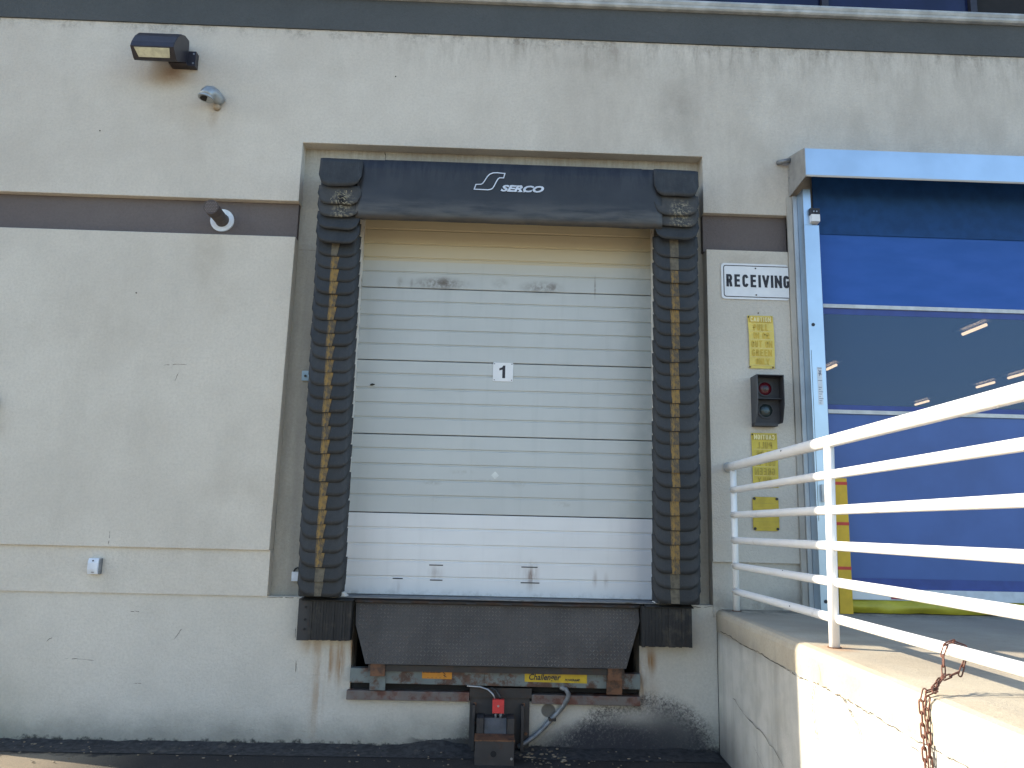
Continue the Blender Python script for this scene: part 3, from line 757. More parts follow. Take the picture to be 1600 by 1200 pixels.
bm.faces.new(rows[0]); bm.faces.new(rows[-1][::-1])
hp = obj('head_pad', bm, M['head'], seal, smooth=True)
obj('top_flashing', bx(-.93, 1.20, -.14, .117, 4.602, 4.612), M['black_ink'], seal)
# lettering and outlined emblem on the head pad (placed on the pad's slightly leaning face)
def pad_y(x, z):
    for (ya, za), (yb, zb) in zip(prof[2:], prof[3:]):
        if zb <= z <= za: return lerp(ya, yb, (za-z)/(za-zb))+.006*mn.noise(Vector((x*2.2, z*4, 3)))
    return -.2
def lean(o, z0, y0, k):
    for v_ in o.data.vertices: v_.co.y += pad_y(v_.co.x, v_.co.z)-.005-LY
LY = -.1955
M['logo'] = simple('logo_white', (.55, .60, .68), .5)
word = text('lettering', 'SERCO', .030, .385, 4.340, 4.400, LY, M['logo'], hp, bold=.045, shear=.32)
lean(word, 4.40, 0, .12)
sf = B()
for cx in (.052, ): pass
def slant(x, z): return x+(z-4.34)*.32
for (xa, xb_, zz) in ((.096, .120, 4.3395), (.096, .120, 4.3945), (.168, .196, 4.3395), (.212, .228, 4.3395), (.168, .186, 4.3945)):
    prism(sf, [(slant(xa, zz), zz), (slant(xb_, zz), zz), (slant(xb_, zz+.006), zz+.006), (slant(xa, zz+.006), zz+.006)], LY-.0018, LY)
o = obj('lettering', sf, M['logo'], hp); lean(o, 4.40, 0, .12)
emb = [(-.185, 4.352), (-.172, 4.395), (-.132, 4.397), (-.118, 4.405), (-.105, 4.425), (-.080, 4.470), (-.062, 4.490), (-.035, 4.503), (0, 4.506), (.062, 4.502), (.052, 4.462), (.020, 4.462), (.008, 4.452), (-.002, 4.435), (-.022, 4.390), (-.035, 4.366), (-.050, 4.355), (-.075, 4.350)]
def offset_poly(pts, d):
    n = len(pts); out = []
    for i in range(n):
        p0, p1, p2 = Vector(pts[i-1]), Vector(pts[i]), Vector(pts[(i+1) % n])
        n1 = (p1-p0).normalized(); n2 = (p2-p1).normalized(); n1 = Vector((-n1.y, n1.x)); n2 = Vector((-n2.y, n2.x))
        b = (n1+n2).normalized(); out.append(p1 + b*d/max(.45, b.dot(n1)))
    return out
inn = offset_poly(emb, -.0042); outp = offset_poly(emb, .0042)
bm = B(); ov = [bm.verts.new((p[0], LY, p[1])) for p in outp]; iv = [bm.verts.new((p[0], LY, p[1])) for p in inn]
for i in range(len(ov)):
    j = (i+1) % len(ov); bm.faces.new((ov[i], ov[j], iv[j], iv[i]))
r = bmesh.ops.extrude_face_region(bm, geom=bm.faces[:])
for e in r['geom']:
    if isinstance(e, bmesh.types.BMVert): e.co.y -= .0015
o = obj('emblem', bm, M['logo'], hp); lean(o, 4.40, 0, .12)
obj('registered_dot', disc_y(B(), .396, 4.398, LY-.003, LY, .004, 8), M['logo'], hp)

# ------------------------------------------------------------------ bumpers
def bumper(x0, x1, label, plate_left):
    t = thing('dock_bumper', label, 'dock bumper', ((x0+x1)/2, -.06, .775), 'laminated dock bumpers under the seal')
    obj('backing_plate', bx(x0, x1, .022, .039, .775, 1.085), M['plate'], t)
    a = x0+(.09 if plate_left else .0); b = x1
    n = 15
    for k in range(n):
        xa = lerp(a, b, k/n); xb_ = lerp(a, b, (k+1)/n)-.0012
        if k % 1 == 0:
            y = -.085+random.uniform(-.004, .003); z0 = .785+random.uniform(-.004, .003)
            bm = bx(xa, xb_, y, .02, z0, 1.075+random.uniform(-.01, .006)); obj('rubber_slab', bm, M['bumper'], t, bevel=.003, seg=1)
    if plate_left:
        obj('steel_angle', bx(x0, x0+.085, -.06, .02, .778, 1.08), M['plate'], t, bevel=.004)
        for z in (.86, .93, 1.02): obj('bolt', disc_y(B(), x0+.055, z, -.067, -.0605, .009, 8), M['black'], t)
    else: pass
    obj('top_sheet', extr_x(B(), [(-.10, 1.07), (-.105, 1.078), (.03, 1.10), (.03, 1.088)], x0+.03, x1+.01), M['bumper'], t)
bumper(-1.408, -1.005, 'black laminated bumper with steel angle, left of the leveller lip', True)
bumper(1.192, 1.575, 'black laminated bumper without angle, right of the leveller lip', False)

# ------------------------------------------------------------------ dock leveller
lev = thing('dock_leveller', 'brown diamond-plate leveller lip hanging over a rusting blue-grey beam', 'dock leveller', (.09, 0, .36))
YT, YBt = -.005, -.10
def lipy(z): return lerp(YBt, YT, (z-.625)/(1.055-.625))
lp = [(-.985, 1.055), (1.180, 1.055), (1.185, .96), (1.150, .86), (1.068, .625), (-.878, .625), (-.975, .90)]
bm = B(); a = [bm.verts.new((x, lipy(z), z)) for x, z in lp]; b = [bm.verts.new((x, lipy(z)+.022, z)) for x, z in lp]
bm.faces.new(a); bm.faces.new(b[::-1])
for i in range(len(lp)): j = (i+1) % len(lp); bm.faces.new((a[i], b[i], b[j], a[j]))
lip = obj('lip', bm, M['tread'], lev)
def inside(x, z):
    c = False; n = len(lp)
    for i in range(n):
        x1, z1 = lp[i]; x2, z2 = lp[i-1]
        if (z1 > z) != (z2 > z) and x < (x2-x1)*(z-z1)/(z2-z1)+x1: c = not c
    return c
bm = B(); P = .0265
for i in range(85):
    for j in range(18):
        x = -1.0+i*P; z = .640+j*P
        if not (inside(x-.012, z-.012) and inside(x+.012, z+.012)): continue
        s = 1 if (i+j) % 2 else -1; ux, uz = .7071, .7071*s; L, W_ = .0150, .0040
        y = lipy(z)
        q = [(x+ux*L, z+uz*L), (x-uz*W_, z+ux*W_), (x-ux*L, z-uz*L), (x+uz*W_, z-ux*W_)]
        vs = [bm.verts.new((px, lipy(pz)-.0006, pz)) for px, pz in q]; tp = bm.verts.new((x, y-.006, z))
        for k in range(4): bm.faces.new((vs[k], vs[(k+1) % 4], tp))
tag(obj('tread_pattern', bm, M['tread_wear'], lip), kind='stuff')
obj('lip_hinge', extr_x(B(), [(-.03, 1.062), (-.035, 1.078), (-.01, 1.092), (.06, 1.092), (.06, 1.056), (-.02, 1.056)], -.99, 1.185), M['curb_dark'], lev)
bm = B()
for k in range(9):
    x = -.95+k*.26+random.uniform(-.03, .03); tube(bm, [(x, -.028, 1.066), (x+random.uniform(.06, .15), -.028, 1.066)], .009, 8)
obj('hinge_knuckle', bm, M['curb_dark'], lev, smooth=True)
obj('threshold', bx(-1.13, 1.31, -.035, DY+.03, 1.0935, 1.1005), M['threshold'], lev)
obj('lip_underframe', bx(-.86, 1.06, -.062, -.01, .570, .615), M['curb_dark'], lev)
obj('frame_beam', prism(B(), [(-.998, .478), (1.188, .466), (1.188, .576), (-.998, .583)], -.03, .05), M['beam'], lev, bevel=.004)
obj('beam_joint', bx(.006, .0095, -.0325, -.029, .472, .579), M['crack'], lev)
obj('toe_gap', bx(-.99, 1.185, .06, .09, .42, .48), M['black'], lev)
obj('curb_angle', prism(B(), [(-1.02, .352), (-.10, .352), (-.10, .42), (-1.02, .42)], -.012, .10), M['curb'], lev, bevel=.006)
obj('curb_angle', prism(B(), [(.37, .345), (1.192, .342), (1.192, .41), (.37, .412)], -.012, .10), M['curb'], lev, bevel=.006)
obj('curb_angle', bx(-.0985, .3685, -.008, .10, .385, .455), M['curb_dark'], lev)
for x0 in (-.842, .935):
    k = obj('lip_keeper', bx(x0, x0+.108, -.075, -.032, .535, .632), M['rust'], lev, bevel=.006)
    obj('keeper_leg', bx(x0-.004, x0+.112, -.045, -.032, .430, .533), M['beam'] if x0 < 0 else M['rust'], k, bevel=.003)
st = obj('caution_sticker', prism(B(), [(-.459, .518), (-.235, .515), (-.235, .578), (-.459, .580)], -.0325, -.0305), M['orange'], lev)
obj('text_panel', bx(-.452, -.322, -.0340, -.0328, .560, .579), M['black_ink'], st)
block('lettering', 'CAUTION', -.446, -.330, .562, .577, -.0343, M['orange'], st, wt=.24)
bm = B(); tube(bm, [(-.31, -.034, .572), (-.285, -.034, .55), (-.292, -.034, .535)], .0025, 5); tube(bm, [(-.30, -.034, .545), (-.275, -.034, .53)], .0025, 5)
for k in range(5): box(bm, -.42+k*.03, -.405+k*.03, -.0335, -.0326, .523, .525)
obj('pictogram', bm, M['black_ink'], st)
st = obj('name_sticker', prism(B(), [(.312, .508), (.783, .503), (.783, .565), (.312, .574)], -.0325, -.0305), M['sticker'], lev)
text('lettering', 'Challenger', .345, .585, .508, .566, -.0330, M['black_ink'], st, bold=.02, shear=.25)
text('lettering', 'POWERAMP', .615, .730, .517, .534, -.0330, M['black_ink'], st, bold=.03, shear=.25)

# ------------------------------------------------------------------ vehicle restraint
vr = thing('vehicle_restraint', 'dark rusty vehicle restraint bolted under the leveller, standing on asphalt', 'vehicle restraint', (.1, -.2, 0))
obj('wall_plate', bx(-.095, .355, .012, .039, .01, .384), M['restraint'], vr, bevel=.004)
for x in (-.075, .29):
    obj('side_gusset', bx(x, x+.02, -.06, .011, .02, .34), M['restraint'], vr)
for x, z in ((-.055, .335), (.31, .335), (-.06, .2), (.33, .13)): obj('bolt', disc_y(B(), x, z, .0, .0118, .013, 6), M['rust'], vr)
obj('guide_rail', bx(-.038, .012, -.16, .011, .012, .27), M['restraint'], vr, bevel=.003)
obj('guide_rail', bx(.186, .236, -.16, .011, .012, .27), M['restraint'], vr, bevel=.003)
obj('channel_back', bx(.013, .185, -.09, .0, .015, .262), M['galv2'] if False else M['restraint'], vr)
obj('channel_face', extr_x(B(), [(-.145, .155), (-.105, .262), (-.091, .262), (-.091, .155)], .018, .180), simple('restraint_face', (.07, .07, .075), .55, .2, var=.3, scale=9), vr)
car = obj('carriage', bx(-.046, .232, -.34, -.161, -.0, .158), M['restraint'], vr, bevel=.005)
obj('carriage_lip', bx(-.050, .236, -.345, -.165, .1585, .168), M['rust'], car)
obj('hole', disc_y(B(), .087, .075, -.343, -.3405, .021, 16), M['black'], car)
obj('bolt', disc_y(B(), .215, .045, -.346, -.3405, .009, 8), M['flex'], car)
rb = thing('junction_box', 'small red box on twin conduits above the vehicle restraint', 'junction box', (.118, -.10, .29))
obj('case', bx(.075, .160, -.115, -.07, .297, .392), M['red'], rb, bevel=.004)
obj('screw', disc_y(B(), .117, .348, -.1185, -.1155, .008, 10), M['flex'], rb)
bm = B(); tube(bm, [(-.12, -.035, .470), (-.02, -.04, .466), (.04, -.06, .452), (.075, -.08, .425), (.092, -.09, .392)], .007, 8); obj('conduit', bm, M['flex'], rb, smooth=True)
bm = B(); tube(bm, [(.06, -.04, .462), (.10, -.05, .445), (.125, -.08, .415), (.135, -.09, .392)], .009, 8); obj('conduit', bm, M['wire'], rb, smooth=True)
bm = B(); tube(bm, [(.10, -.092, .297), (.10, -.092, .262)], .009, 8); tube(bm, [(.137, -.092, .297), (.137, -.092, .262)], .011, 8); obj('conduit', bm, M['conduit'], rb, smooth=True)
fc = thing('flexible_conduit', 'grey flexible conduit curving down the wall right of the vehicle restraint', 'conduit', (.45, 0, .05))
bm = B(); pts = [(.585, -.02, .470), (.622, -.035, .460), (.645, -.03, .425), (.637, -.02, .385), (.607, .0, .328), (.555, .01, .268), (.48, .008, .19), (.41, .0, .125), (.33, -.02, .075), (.27, -.03, .045)]
tube(bm, pts, .0175, 12); obj('hose', bm, M['conduit'], fc, smooth=True)
obj('clamp', bx(.50, .555, -.015, .035, .225, .245), M['curb_dark'], fc)

# ------------------------------------------------------------------ receiving roll-up door
rd = thing('fabric_door', 'blue fabric roll-up door under a galvanised hood', 'roll-up door', (4.1, 0, 1.06))
hood = obj('hood', extr_x(B(), [(-.004, 4.822), (-.36, 4.735), (-.36, 4.492), (-.356, 4.492), (-.356, 4.731), (-.004, 4.817)], 2.492, 5.98), M['galv'], rd)
obj('hood_end_plate', extr_x(B(), [(-.0035, 4.468), (-.0035, 4.826), (-.364, 4.739), (-.364, 4.492)], 2.486, 2.4915), simple('hood_end', (.34, .335, .32), .5, .4), rd)
obj('hood_lip', bx(2.492, 5.98, -.368, -.3605, 4.490, 4.505), M['strip'], rd)
for z in (4.70, 4.63): obj('rivet', tube(B(), [(2.478, -.03, z), (2.486, -.03, z)], .006, 8), M['flex'], rd)
for side in (0, 1):
    ox = 0 if not side else 3.18
    def bb(a, b, *r): return bx(a, b, *r) if not side else bx(8.42-b, 8.42-a, *r)
    obj('frame_strip', bb(2.458, 2.500, -.022, .0, 1.062, 4.46), M['strip'], rd)
    obj('frame_angle', bb(2.502, 2.535, -.045, .0, 1.062, 4.46), M['galv2'], rd)
    obj('side_column', bb(2.537, 2.66, -.17, -.002, 1.062, 4.155), M['galv'], rd, bevel=.004)
    obj('column_head', bb(2.537, 2.60, -.17, -.002, 4.157, 4.468), M['galv'], rd, bevel=.003)
    obj('guide_edge', bb(2.662, 2.672, -.150, -.02, 1.062, 4.10), M['curtain_dark'], rd)
for z in (3.31, 1.15): obj('plug', disc_y(B(), 2.575, z, -.1735, -.1705, .014, 16), M['black_ink'], rd)
obj('cover_slot', bx(2.548, 2.5505, -.1718, -.1703, 1.75, 3.10), M['black_ink'], rd)
sb = obj('motor_bracket', extr_x(B(), [(-.21, 4.175), (-.21, 4.235), (-.12, 4.235), (-.12, 4.165)], 2.585, 2.655), M['signwhite'], rd)
obj('bracket_cap', bx(2.580, 2.660, -.20, -.12, 4.236, 4.292), M['black_ink'], sb)
for x in (2.608, 2.632): obj('screw', disc_y(B(), x, 4.262, -.206, -.2005, .006, 8), M['flex'], sb)
sp = obj('safety_sticker', bx(2.545+.045, 2.600+.028, -.1712, -.1703, 2.66, 2.96), simple('sticker_clear', (.60, .64, .68), .3), rd)
bm = B()
for k in range(8): box(bm, 2.595, 2.600+.010*(k % 3+1), -.1722, -.1713, 2.67+k*.018, 2.674+k*.018)
box(bm, 2.592, 2.626, -.1722, -.1713, 2.952, 2.957); box(bm, 2.592, 2.626, -.1722, -.1713, 2.852, 2.856)
tube(bm, [(2.600, -.172, 2.94), (2.620, -.172, 2.90)], .0025, 5); tube(bm, [(2.618, -.172, 2.935), (2.605, -.172, 2.89)], .0025, 5); tube(bm, [(2.60, -.172, 2.915), (2.606, -.172, 2.905)], .003, 5)
obj('pictogram', bm, simple('print_grey', (.12, .14, .2), .6), sp)
CX0, CX1, CY = 2.668, 5.75, -.05
def sheet(z0, z1, y=CY, th=.006): return bx(CX0, CX1, y, y+th, z0, z1)
obj('curtain_panel', sheet(3.52, 4.80), M['curtain'], rd)
obj('top_sheet', sheet(4.125, 4.79, CY-.010, .006), simple('curtain_hood_shade', (.012, .055, .17), .6, spec=.2), rd)  # added dark sheet; hood shade on the rolled curtain put into its colour
obj('cable_stub', tube(B(), [(2.40, -.004, 4.775), (2.425, -.045, 4.768), (2.486, -.06, 4.775)], .020, 12), M['conduit'], rd, smooth=True)
obj('curtain_panel', sheet(3.437, 3.487), M['curtain_dark'], rd)
obj('vision_panel', sheet(2.682, 3.4365, CY+.001, .003), M['vision'], rd)
obj('curtain_panel', sheet(2.642, 2.6815), M['curtain_dark'], rd)
obj('curtain_panel', sheet(1.325, 2.607), M['curtain_lower'], rd)
obj('hem', sheet(1.245, 1.3245), M['curtain_dark'], rd)
for z in (3.504, 2.625): obj('wind_bar', bx(CX0+.02, CX1, CY-.012, CY+.012, z-.0155, z+.0155), simple('wind_bar_alu', (.50, .50, .49), .45, .3), rd, bevel=.003)
for k, z in enumerate((2.9, 3.05, 3.2)):
    pass
bbm = obj('bottom_beam', bx(CX0+.01, CX1, CY-.018, CY+.018, 1.162, 1.244), simple('bottom_bar_white', (.55, .58, .62), .4, var=.1), rd, bevel=.003)
obj('warning_label', bx(3.13, 3.40, CY-.0205, CY-.0185, 1.170, 1.205), simple('label_maroon', (.28, .04, .07), .5), bbm)
obj('end_label', bx(2.70, 3.125, CY-.0205, CY-.0185, 1.168, 1.236), M['signwhite'], bbm)
# yellow sealing skirt, slack and rumpled
bm = B(); rows = []
for i in range(70):
    x = lerp(CX0+.02, CX1, i/69); row = []
    for j in range(7):
        t_ = j/6; z = lerp(1.160, 1.066, t_)
        y = CY-.012-.035*math.sin(t_*PI)-.016*t_+.018*mn.noise(Vector((x*4, t_*2, 1)))+.009*mn.noise(Vector((x*16, t_*3, 4)))
        row.append(bm.verts.new((x, y, z+.006*mn.noise(Vector((x*7, 0, 9)))*t_)))
    rows.append(row)
for a, b in zip(rows, rows[1:]):
    for j in range(6): bm.faces.new((a[j], b[j], b[j+1], a[j+1]))
obj('skirt', bm, M['bag'], rd, smooth=True)
yp = thing('guard_post', 'yellow guard post with red bands beside the blue door', 'post', (2.76, -.12, 1.062))
obj('post', bx(2.690, 2.790, -.155, -.10, 1.062, 2.085), M['pad_yellow'], yp, bevel=.006)
for z in (2.045, 1.735, 1.40): obj('band', bx(2.6885, 2.7915, -.1565, -.0985, z-.012, z+.012), M['red_band'], yp)
jb = thing('photo_eye', 'small grey sensor box with loose black wire on the door column', 'sensor', (2.60, -.19, 1.8))
obj('case', bx(2.575, 2.650, -.20, -.172, 1.90, 2.03), M['galv2'], jb, bevel=.003)
obj('reflector', bx(2.652, 2.664, -.19, -.172, 1.90, 2.03), simple('reflector', (.40, .16, .10), .5), jb)
bm = B(); tube(bm, [(2.60, -.205, 1.985), (2.592, -.215, 1.93), (2.605, -.22, 1.875), (2.63, -.22, 1.85), (2.648, -.215, 1.865), (2.640, -.21, 1.90)], .004, 6)
tube(bm, [(2.558, -.18, 1.845), (2.58, -.20, 1.85), (2.60, -.21, 1.83), (2.63, -.21, 1.815), (2.66, -.20, 1.83)], .004, 6); obj('wire', bm, M['wire'], jb, smooth=True)

# ------------------------------------------------------------------ signs and signal
sg = thing('receiving_sign', 'white RECEIVING sign with black rim, tucked behind the door frame', 'sign', (2.19, -.01, 3.55))
pl = obj('sign_plate', prism(B(), rrect(1.886, 2.452, 3.553, 3.862, .028), -.0085, -.006), M['signwhite'], sg)
o_ = rrect(1.904, 2.475, 3.570, 3.845, .022); i_ = rrect(1.911, 2.468, 3.577, 3.838, .017)
bm = B(); a = [bm.verts.new((x if x < 2.44 else 2.449, -.0095, z)) for x, z in o_]; b = [bm.verts.new((x if x < 2.44 else 2.449, -.0095, z)) for x, z in i_]
for k in range(len(a)):
    j = (k+1) % len(a)
    if a[k].co.x > 2.448 and a[j].co.x > 2.448: continue
    bm.faces.new((a[k], b[k], b[j], a[j]))
obj('border', bm, M['black_ink'], pl)
block('lettering', 'RECEIVING', 1.922, 2.462, 3.658, 3.766, -.0095, M['black_ink'], pl, wt=.36)
for z in (3.822, 3.592): obj('bolt', disc_y(B(), 2.175, z, -.013, -.009, .0065, 8), M['wire'], pl)

def pull_sign(name, label, x0, x1, z0, z1, base, ink, mirror, bend):
    t = thing(name, label, 'sign', ((x0+x1)/2, -.01, z0))
    bm = B(); nz = 8; rows = []
    for k in range(nz+1):
        v_ = k/nz; z = lerp(z1, z0, v_); dx = bend*math.sin(v_*PI*.9)
        rows.append([bm.verts.new((x0+dx+.004*v_, -.008-.006*math.sin(v_*PI), z)), bm.verts.new((x1+dx*.6-.0*v_, -.008-.006*math.sin(v_*PI), z+.002))])
    for a, b in zip(rows, rows[1:]): bm.faces.new((a[0], a[1], b[1], b[0]))
    r = bmesh.ops.extrude_face_region(bm, geom=bm.faces[:])
    for e in r['geom']:
        if isinstance(e, bmesh.types.BMVert): e.co.y += .003
    p = obj('sign_plate', bm, base, t)
    w_ = x1-x0; h = z1-z0
    lines = [('CAUTION', .10, .90, .030, .120), ('PULL', .20, .80, .165, .285), ('IN OR', .20, .84, .325, .440), ('OUT ON', .10, .93, .480, .605), ('GREEN', .12, .90, .645, .770), ('ONLY', .26, .80, .810, .925)]
    for s, a, b, za, zb in lines:
        if mirror: a, b = 1-b, 1-a
        hdr = s == 'CAUTION'
        if hdr: obj('text_panel', bx(x0+.012, x1-.010, -.0162, -.0150, z1-h*.125, z1-h*.022), ink, p)
        elif not mirror or s != 'x': obj('text_rule', bx(x0+.016, x1-.012, -.0158, -.0150, z1-h*(zb+.017), z1-h*(zb+.012)), M['ink_pale'] , p)
        block('lettering', s, x0+w_*a, x0+w_*b, z1-h*zb, z1-h*za, -.0168, (M['ink_pale'] if hdr else ink), p, wt=.30, mirror=mirror)
    for x in (x0+.010, x1-.014):
        for z in (z0+.012, z1-.012): obj('bolt', disc_y(B(), x, z, -.015, -.0085, .007, 8), M['rust'] if z < z0+.02 else M['wire'], p)
pull_sign('caution_sign', 'faded yellow caution sign reading PULL IN OR OUT, above the signal light', 2.095, 2.308, 2.970, 3.415, M['yellow_a'], M['ink_a'], False, .006)
pull_sign('caution_sign', 'yellow caution sign with mirror-written letters, below the signal light', 2.097, 2.306, 2.005, 2.440, M['yellow_b'], M['ink_b'], True, .0)
t = thing('blank_sign', 'plain yellow plate with corner screws behind the third rail', 'sign', (2.2, -.01, 1.665))
p = obj('sign_plate', prism(B(), rrect(2.092, 2.300, 1.667, 1.932, .022), -.010, -.006), M['yellow_c'], t)
for k in range(6): obj('worn_line', bx(2.11, 2.284, -.0108, -.0101, 1.70+k*.036, 1.704+k*.036), M['ink_b'] if k % 2 else M['ink_a'], p)
for x in (2.106, 2.286):
    for z in (1.683, 1.917): obj('bolt', disc_y(B(), x, z, -.016, -.0102, .011, 10), M['wire'], p)

tl = thing('signal_light', 'black two-lens red and green dock signal mounted between yellow signs', 'traffic light', (2.19, -.05, 2.51))
bm = extr_x(B(), [(-.004, 2.515), (-.004, 2.893), (-.16, 2.893), (-.16, 2.70), (-.13, 2.56), (-.10, 2.515)], 2.106, 2.113); obj('side_visor', bm, simple('visor_face', (.055, .058, .065), .5), tl)
bm = extr_x(B(), [(-.004, 2.515), (-.004, 2.893), (-.16, 2.893), (-.16, 2.66), (-.12, 2.54), (-.10, 2.515)], 2.318, 2.324); obj('side_visor', bm, M['housing'], tl)
obj('back_case', bx(2.113, 2.318, -.055, -.004, 2.515, 2.893), M['housing'], tl)
obj('top_visor', bx(2.113, 2.318, -.158, -.055, 2.887, 2.893), M['housing'], tl)
obj('mid_visor', bx(2.113, 2.318, -.125, -.055, 2.702, 2.707), M['housing'], tl)
obj('base_case', bx(2.105, 2.290, -.085, -.004, 2.490, 2.5148), M['housing'], tl)
for z, mt in ((2.795, 'lens_red'), (2.617, 'lens_green')):
    bm = B(); seg = 24; c = bm.verts.new((0, -.016, 0)); prev = None; rings = []
    for rr, yy in ((.022, -.014), (.042, -.008), (.052, 0)):
        rings.append([bm.verts.new((rr*math.cos(2*PI*k/seg), yy, rr*math.sin(2*PI*k/seg))) for k in range(seg)])
    for k in range(seg):
        bm.faces.new((c, rings[0][k], rings[0][(k+1) % seg]))
        for q, s_ in zip(rings, rings[1:]): bm.faces.new((q[k], s_[k], s_[(k+1) % seg], q[(k+1) % seg]))
    ln = obj('lens', bm, M[mt], tl, smooth=True, loc=(2.205, -.0585, z))
    obj('lens_ring', disc_y(B(), 2.205, z, -.063, -.0555, .066, 24, .053), M['housing'], tl)
obj('wire_nub', disc_y(B(), 2.175, 2.897, -.03, -.01, .010, 8), M['housing'], tl)

# ------------------------------------------------------------------ things on the left wall
wl_ = thing('wall_light', 'dark bronze wall pack light with pale lens high on the left', 'wall light', (-2.78, 0, 5.45))
pr = [(-.06, 5.60), (-.07, 5.635), (-.16, 5.625), (-.24, 5.585), (-.30, 5.52), (-.345, 5.44), (-.36, 5.39), (-.28, 5.325), (-.26, 5.323), (-.06, 5.44)]
def shiftp(p, dz): return [(y, z+dz) for y, z in p]
lb = extr_x(B(), shiftp(pr, .03), -3.005, -2.655)
lo = obj('housing', lb, M['lamp_bronze'], wl_, bevel=.004)
bm = B(); q = [(-2.955, -.3545, 5.404), (-2.705, -.3545, 5.404), (-2.715, -.312, 5.362), (-2.935, -.312, 5.362)]
nn = Vector((0, -.63, -.777))*.004
q2 = [(-2.975, -.353, 5.4143), (-2.69, -.353, 5.4143), (-2.705, -.292, 5.3648), (-2.955, -.292, 5.3648)]
vs = [bm.verts.new(Vector(p)+nn) for p in q2]; bm.faces.new(vs)
r = bmesh.ops.extrude_face_region(bm, geom=bm.faces[:])
for e in r['geom']:
    if isinstance(e, bmesh.types.BMVert): e.co -= nn*.8
obj('lens', bm, M['diffuser'], lo)
obj('mounting_box', bx(-2.654, -2.590, -.065, -.002, 5.438, 5.572), M['lamp_bronze'], wl_, bevel=.004)
obj('mounting_bar', bx(-2.80, -2.654, -.10, -.002, 5.44, 5.56), M['lamp_bronze'], wl_)
for z in (5.462, 5.548): obj('screw', disc_y(B(), -2.608, z, -.069, -.0655, .008, 8), M['flex'], wl_)
el = thing('conduit_elbow', 'grey cast conduit elbow poking from the wall under the wall light', 'pipe fitting', (-2.40, 0, 5.18))
bm = B()
pts = [(-2.372, .0, 5.150), (-2.385, -.03, 5.165), (-2.402, -.060, 5.180), (-2.420, -.085, 5.182), (-2.434, -.102, 5.172), (-2.444, -.112, 5.152), (-2.450, -.116, 5.125)]
tube(bm, pts, [.050, .053, .057, .060, .061, .061, .060], 20); obj('elbow', bm, M['zinc'], el, smooth=True)
bm = B(); tube(bm, [(-2.450, -.116, 5.127), (-2.452, -.117, 5.113)], .064, 20); obj('collar', bm, M['zinc'], el)
bm = B(); tube(bm, [(-2.452, -.117, 5.1125), (-2.452, -.117, 5.1115)], .046, 16); obj('opening', bm, M['black'], el)
bm = B(); tube(bm, [(-2.392, -.001, 5.098), (-2.392, -.035, 5.105)], [.034, .026], 14); obj('stub', bm, simple('stub_sealant', (.33, .27, .2), .8), el, smooth=True)
vp_ = thing('vent_pipe', 'brown perforated vent pipe in a white flange on the left taupe band', 'vent pipe', (-2.28, .06, 4.10))
obj('flange', disc_y(B(), -2.283, 4.112, .045, .0595, .097, 32, .058), simple('flange_white', (.66, .70, .74), .4), vp_)
bm = B(); tube(bm, [(-2.283, .06, 4.112), (-2.280, -.21, 4.112)], .054, 24); pp = obj('pipe', bm, M['pipe_brown'], vp_, smooth=False)
bm = B(); tube(bm, [(-2.281, -.15, 4.112), (-2.279, -.235, 4.113)], .060, 24); cp = obj('cap', bm, simple('vent_cap', (.06, .045, .042), .6), vp_)
bm = B()
for i in range(-4, 5):
    for j in range(-4, 5):
        x, z = i*.013+(j % 2)*.006, j*.0125
        if x*x+z*z < .050**2: disc_y(bm, -2.279+x, 4.113+z, -.2375, -.2355, .0042, 6)
obj('perforation', bm, simple('vent_hole', (.22, .18, .16), .7), cp)
bs = thing('wall_sensor', 'small white plastic box on the lower strip of the left wall', 'sensor', (-2.98, 0, 1.225))
obj('case', extr_x(B(), [(.022, 1.225), (-.018, 1.225), (-.030, 1.26), (-.030, 1.31), (-.018, 1.343), (.022, 1.343)], -3.028, -2.950), M['white_plastic'], bs, bevel=.004)
obj('side_shell', bx(-2.9495, -2.938, -.012, .022, 1.225, 1.343), M['conduit'], bs)
obj('keyhole', disc_y(B(), -2.99, 1.325, -.029, -.0245, .006, 8), M['black_ink'], bs)
obj('slot', bx(-2.995, -2.975, -.0275, -.020, 1.238, 1.242), M['black_ink'], bs)
t = thing('conduit_clip', 'tiny blue-grey clip on the recess wall left of the seal', 'clip', (-1.51, .11, 2.8))
obj('plate', bx(-1.545, -1.470, .10, .1185, 2.785, 2.865), simple('clip_blue', (.30, .42, .50), .5), t); obj('screw', disc_y(B(), -1.515, 2.822, .090, .0995, .010, 8), M['wire'], t)
t = thing('door_contact', 'tiny white sensor on the recess wall near the seal foot', 'sensor', (-1.49, .11, 1.2))
obj('case', bx(-1.512, -1.45, .09, .1185, 1.198, 1.268), M['white_plastic'], t, bevel=.003); obj('wire', tube(B(), [(-1.50, .105, 1.27), (-1.49, .10, 1.29), (-1.47, .11, 1.30)], .006, 6), M['wire'], t)
t = thing('pipe_cap', 'dark round cap on the wall at the far left edge', 'pipe cap', (-3.93, 0, 2.51))
obj('cap', disc_y(B(), -3.935, 2.515, -.035, -.002, .065, 24), M['lamp_bronze'], t, bevel=.004); obj('knob', disc_y(B(), -3.935, 2.515, -.05, -.0352, .02, 12), M['lamp_bronze'], t)
# screw specks and marks in the stucco
t = thing('wall_anchor', 'handful of small dark anchor holes dotted over the stucco wall', 'anchor hole', (0, 0, 3))
for (x, z) in ((-3.35, 4.85), (-.9, 5.45), (-2.9, 3.45), (2.19, 3.44), (2.35, 2.60)):
    obj('hole', disc_y(B(), x, z, -.002 if z > 1.2 else .037, .0 if z > 1.2 else .0395, .006, 8), M['crack'], t)

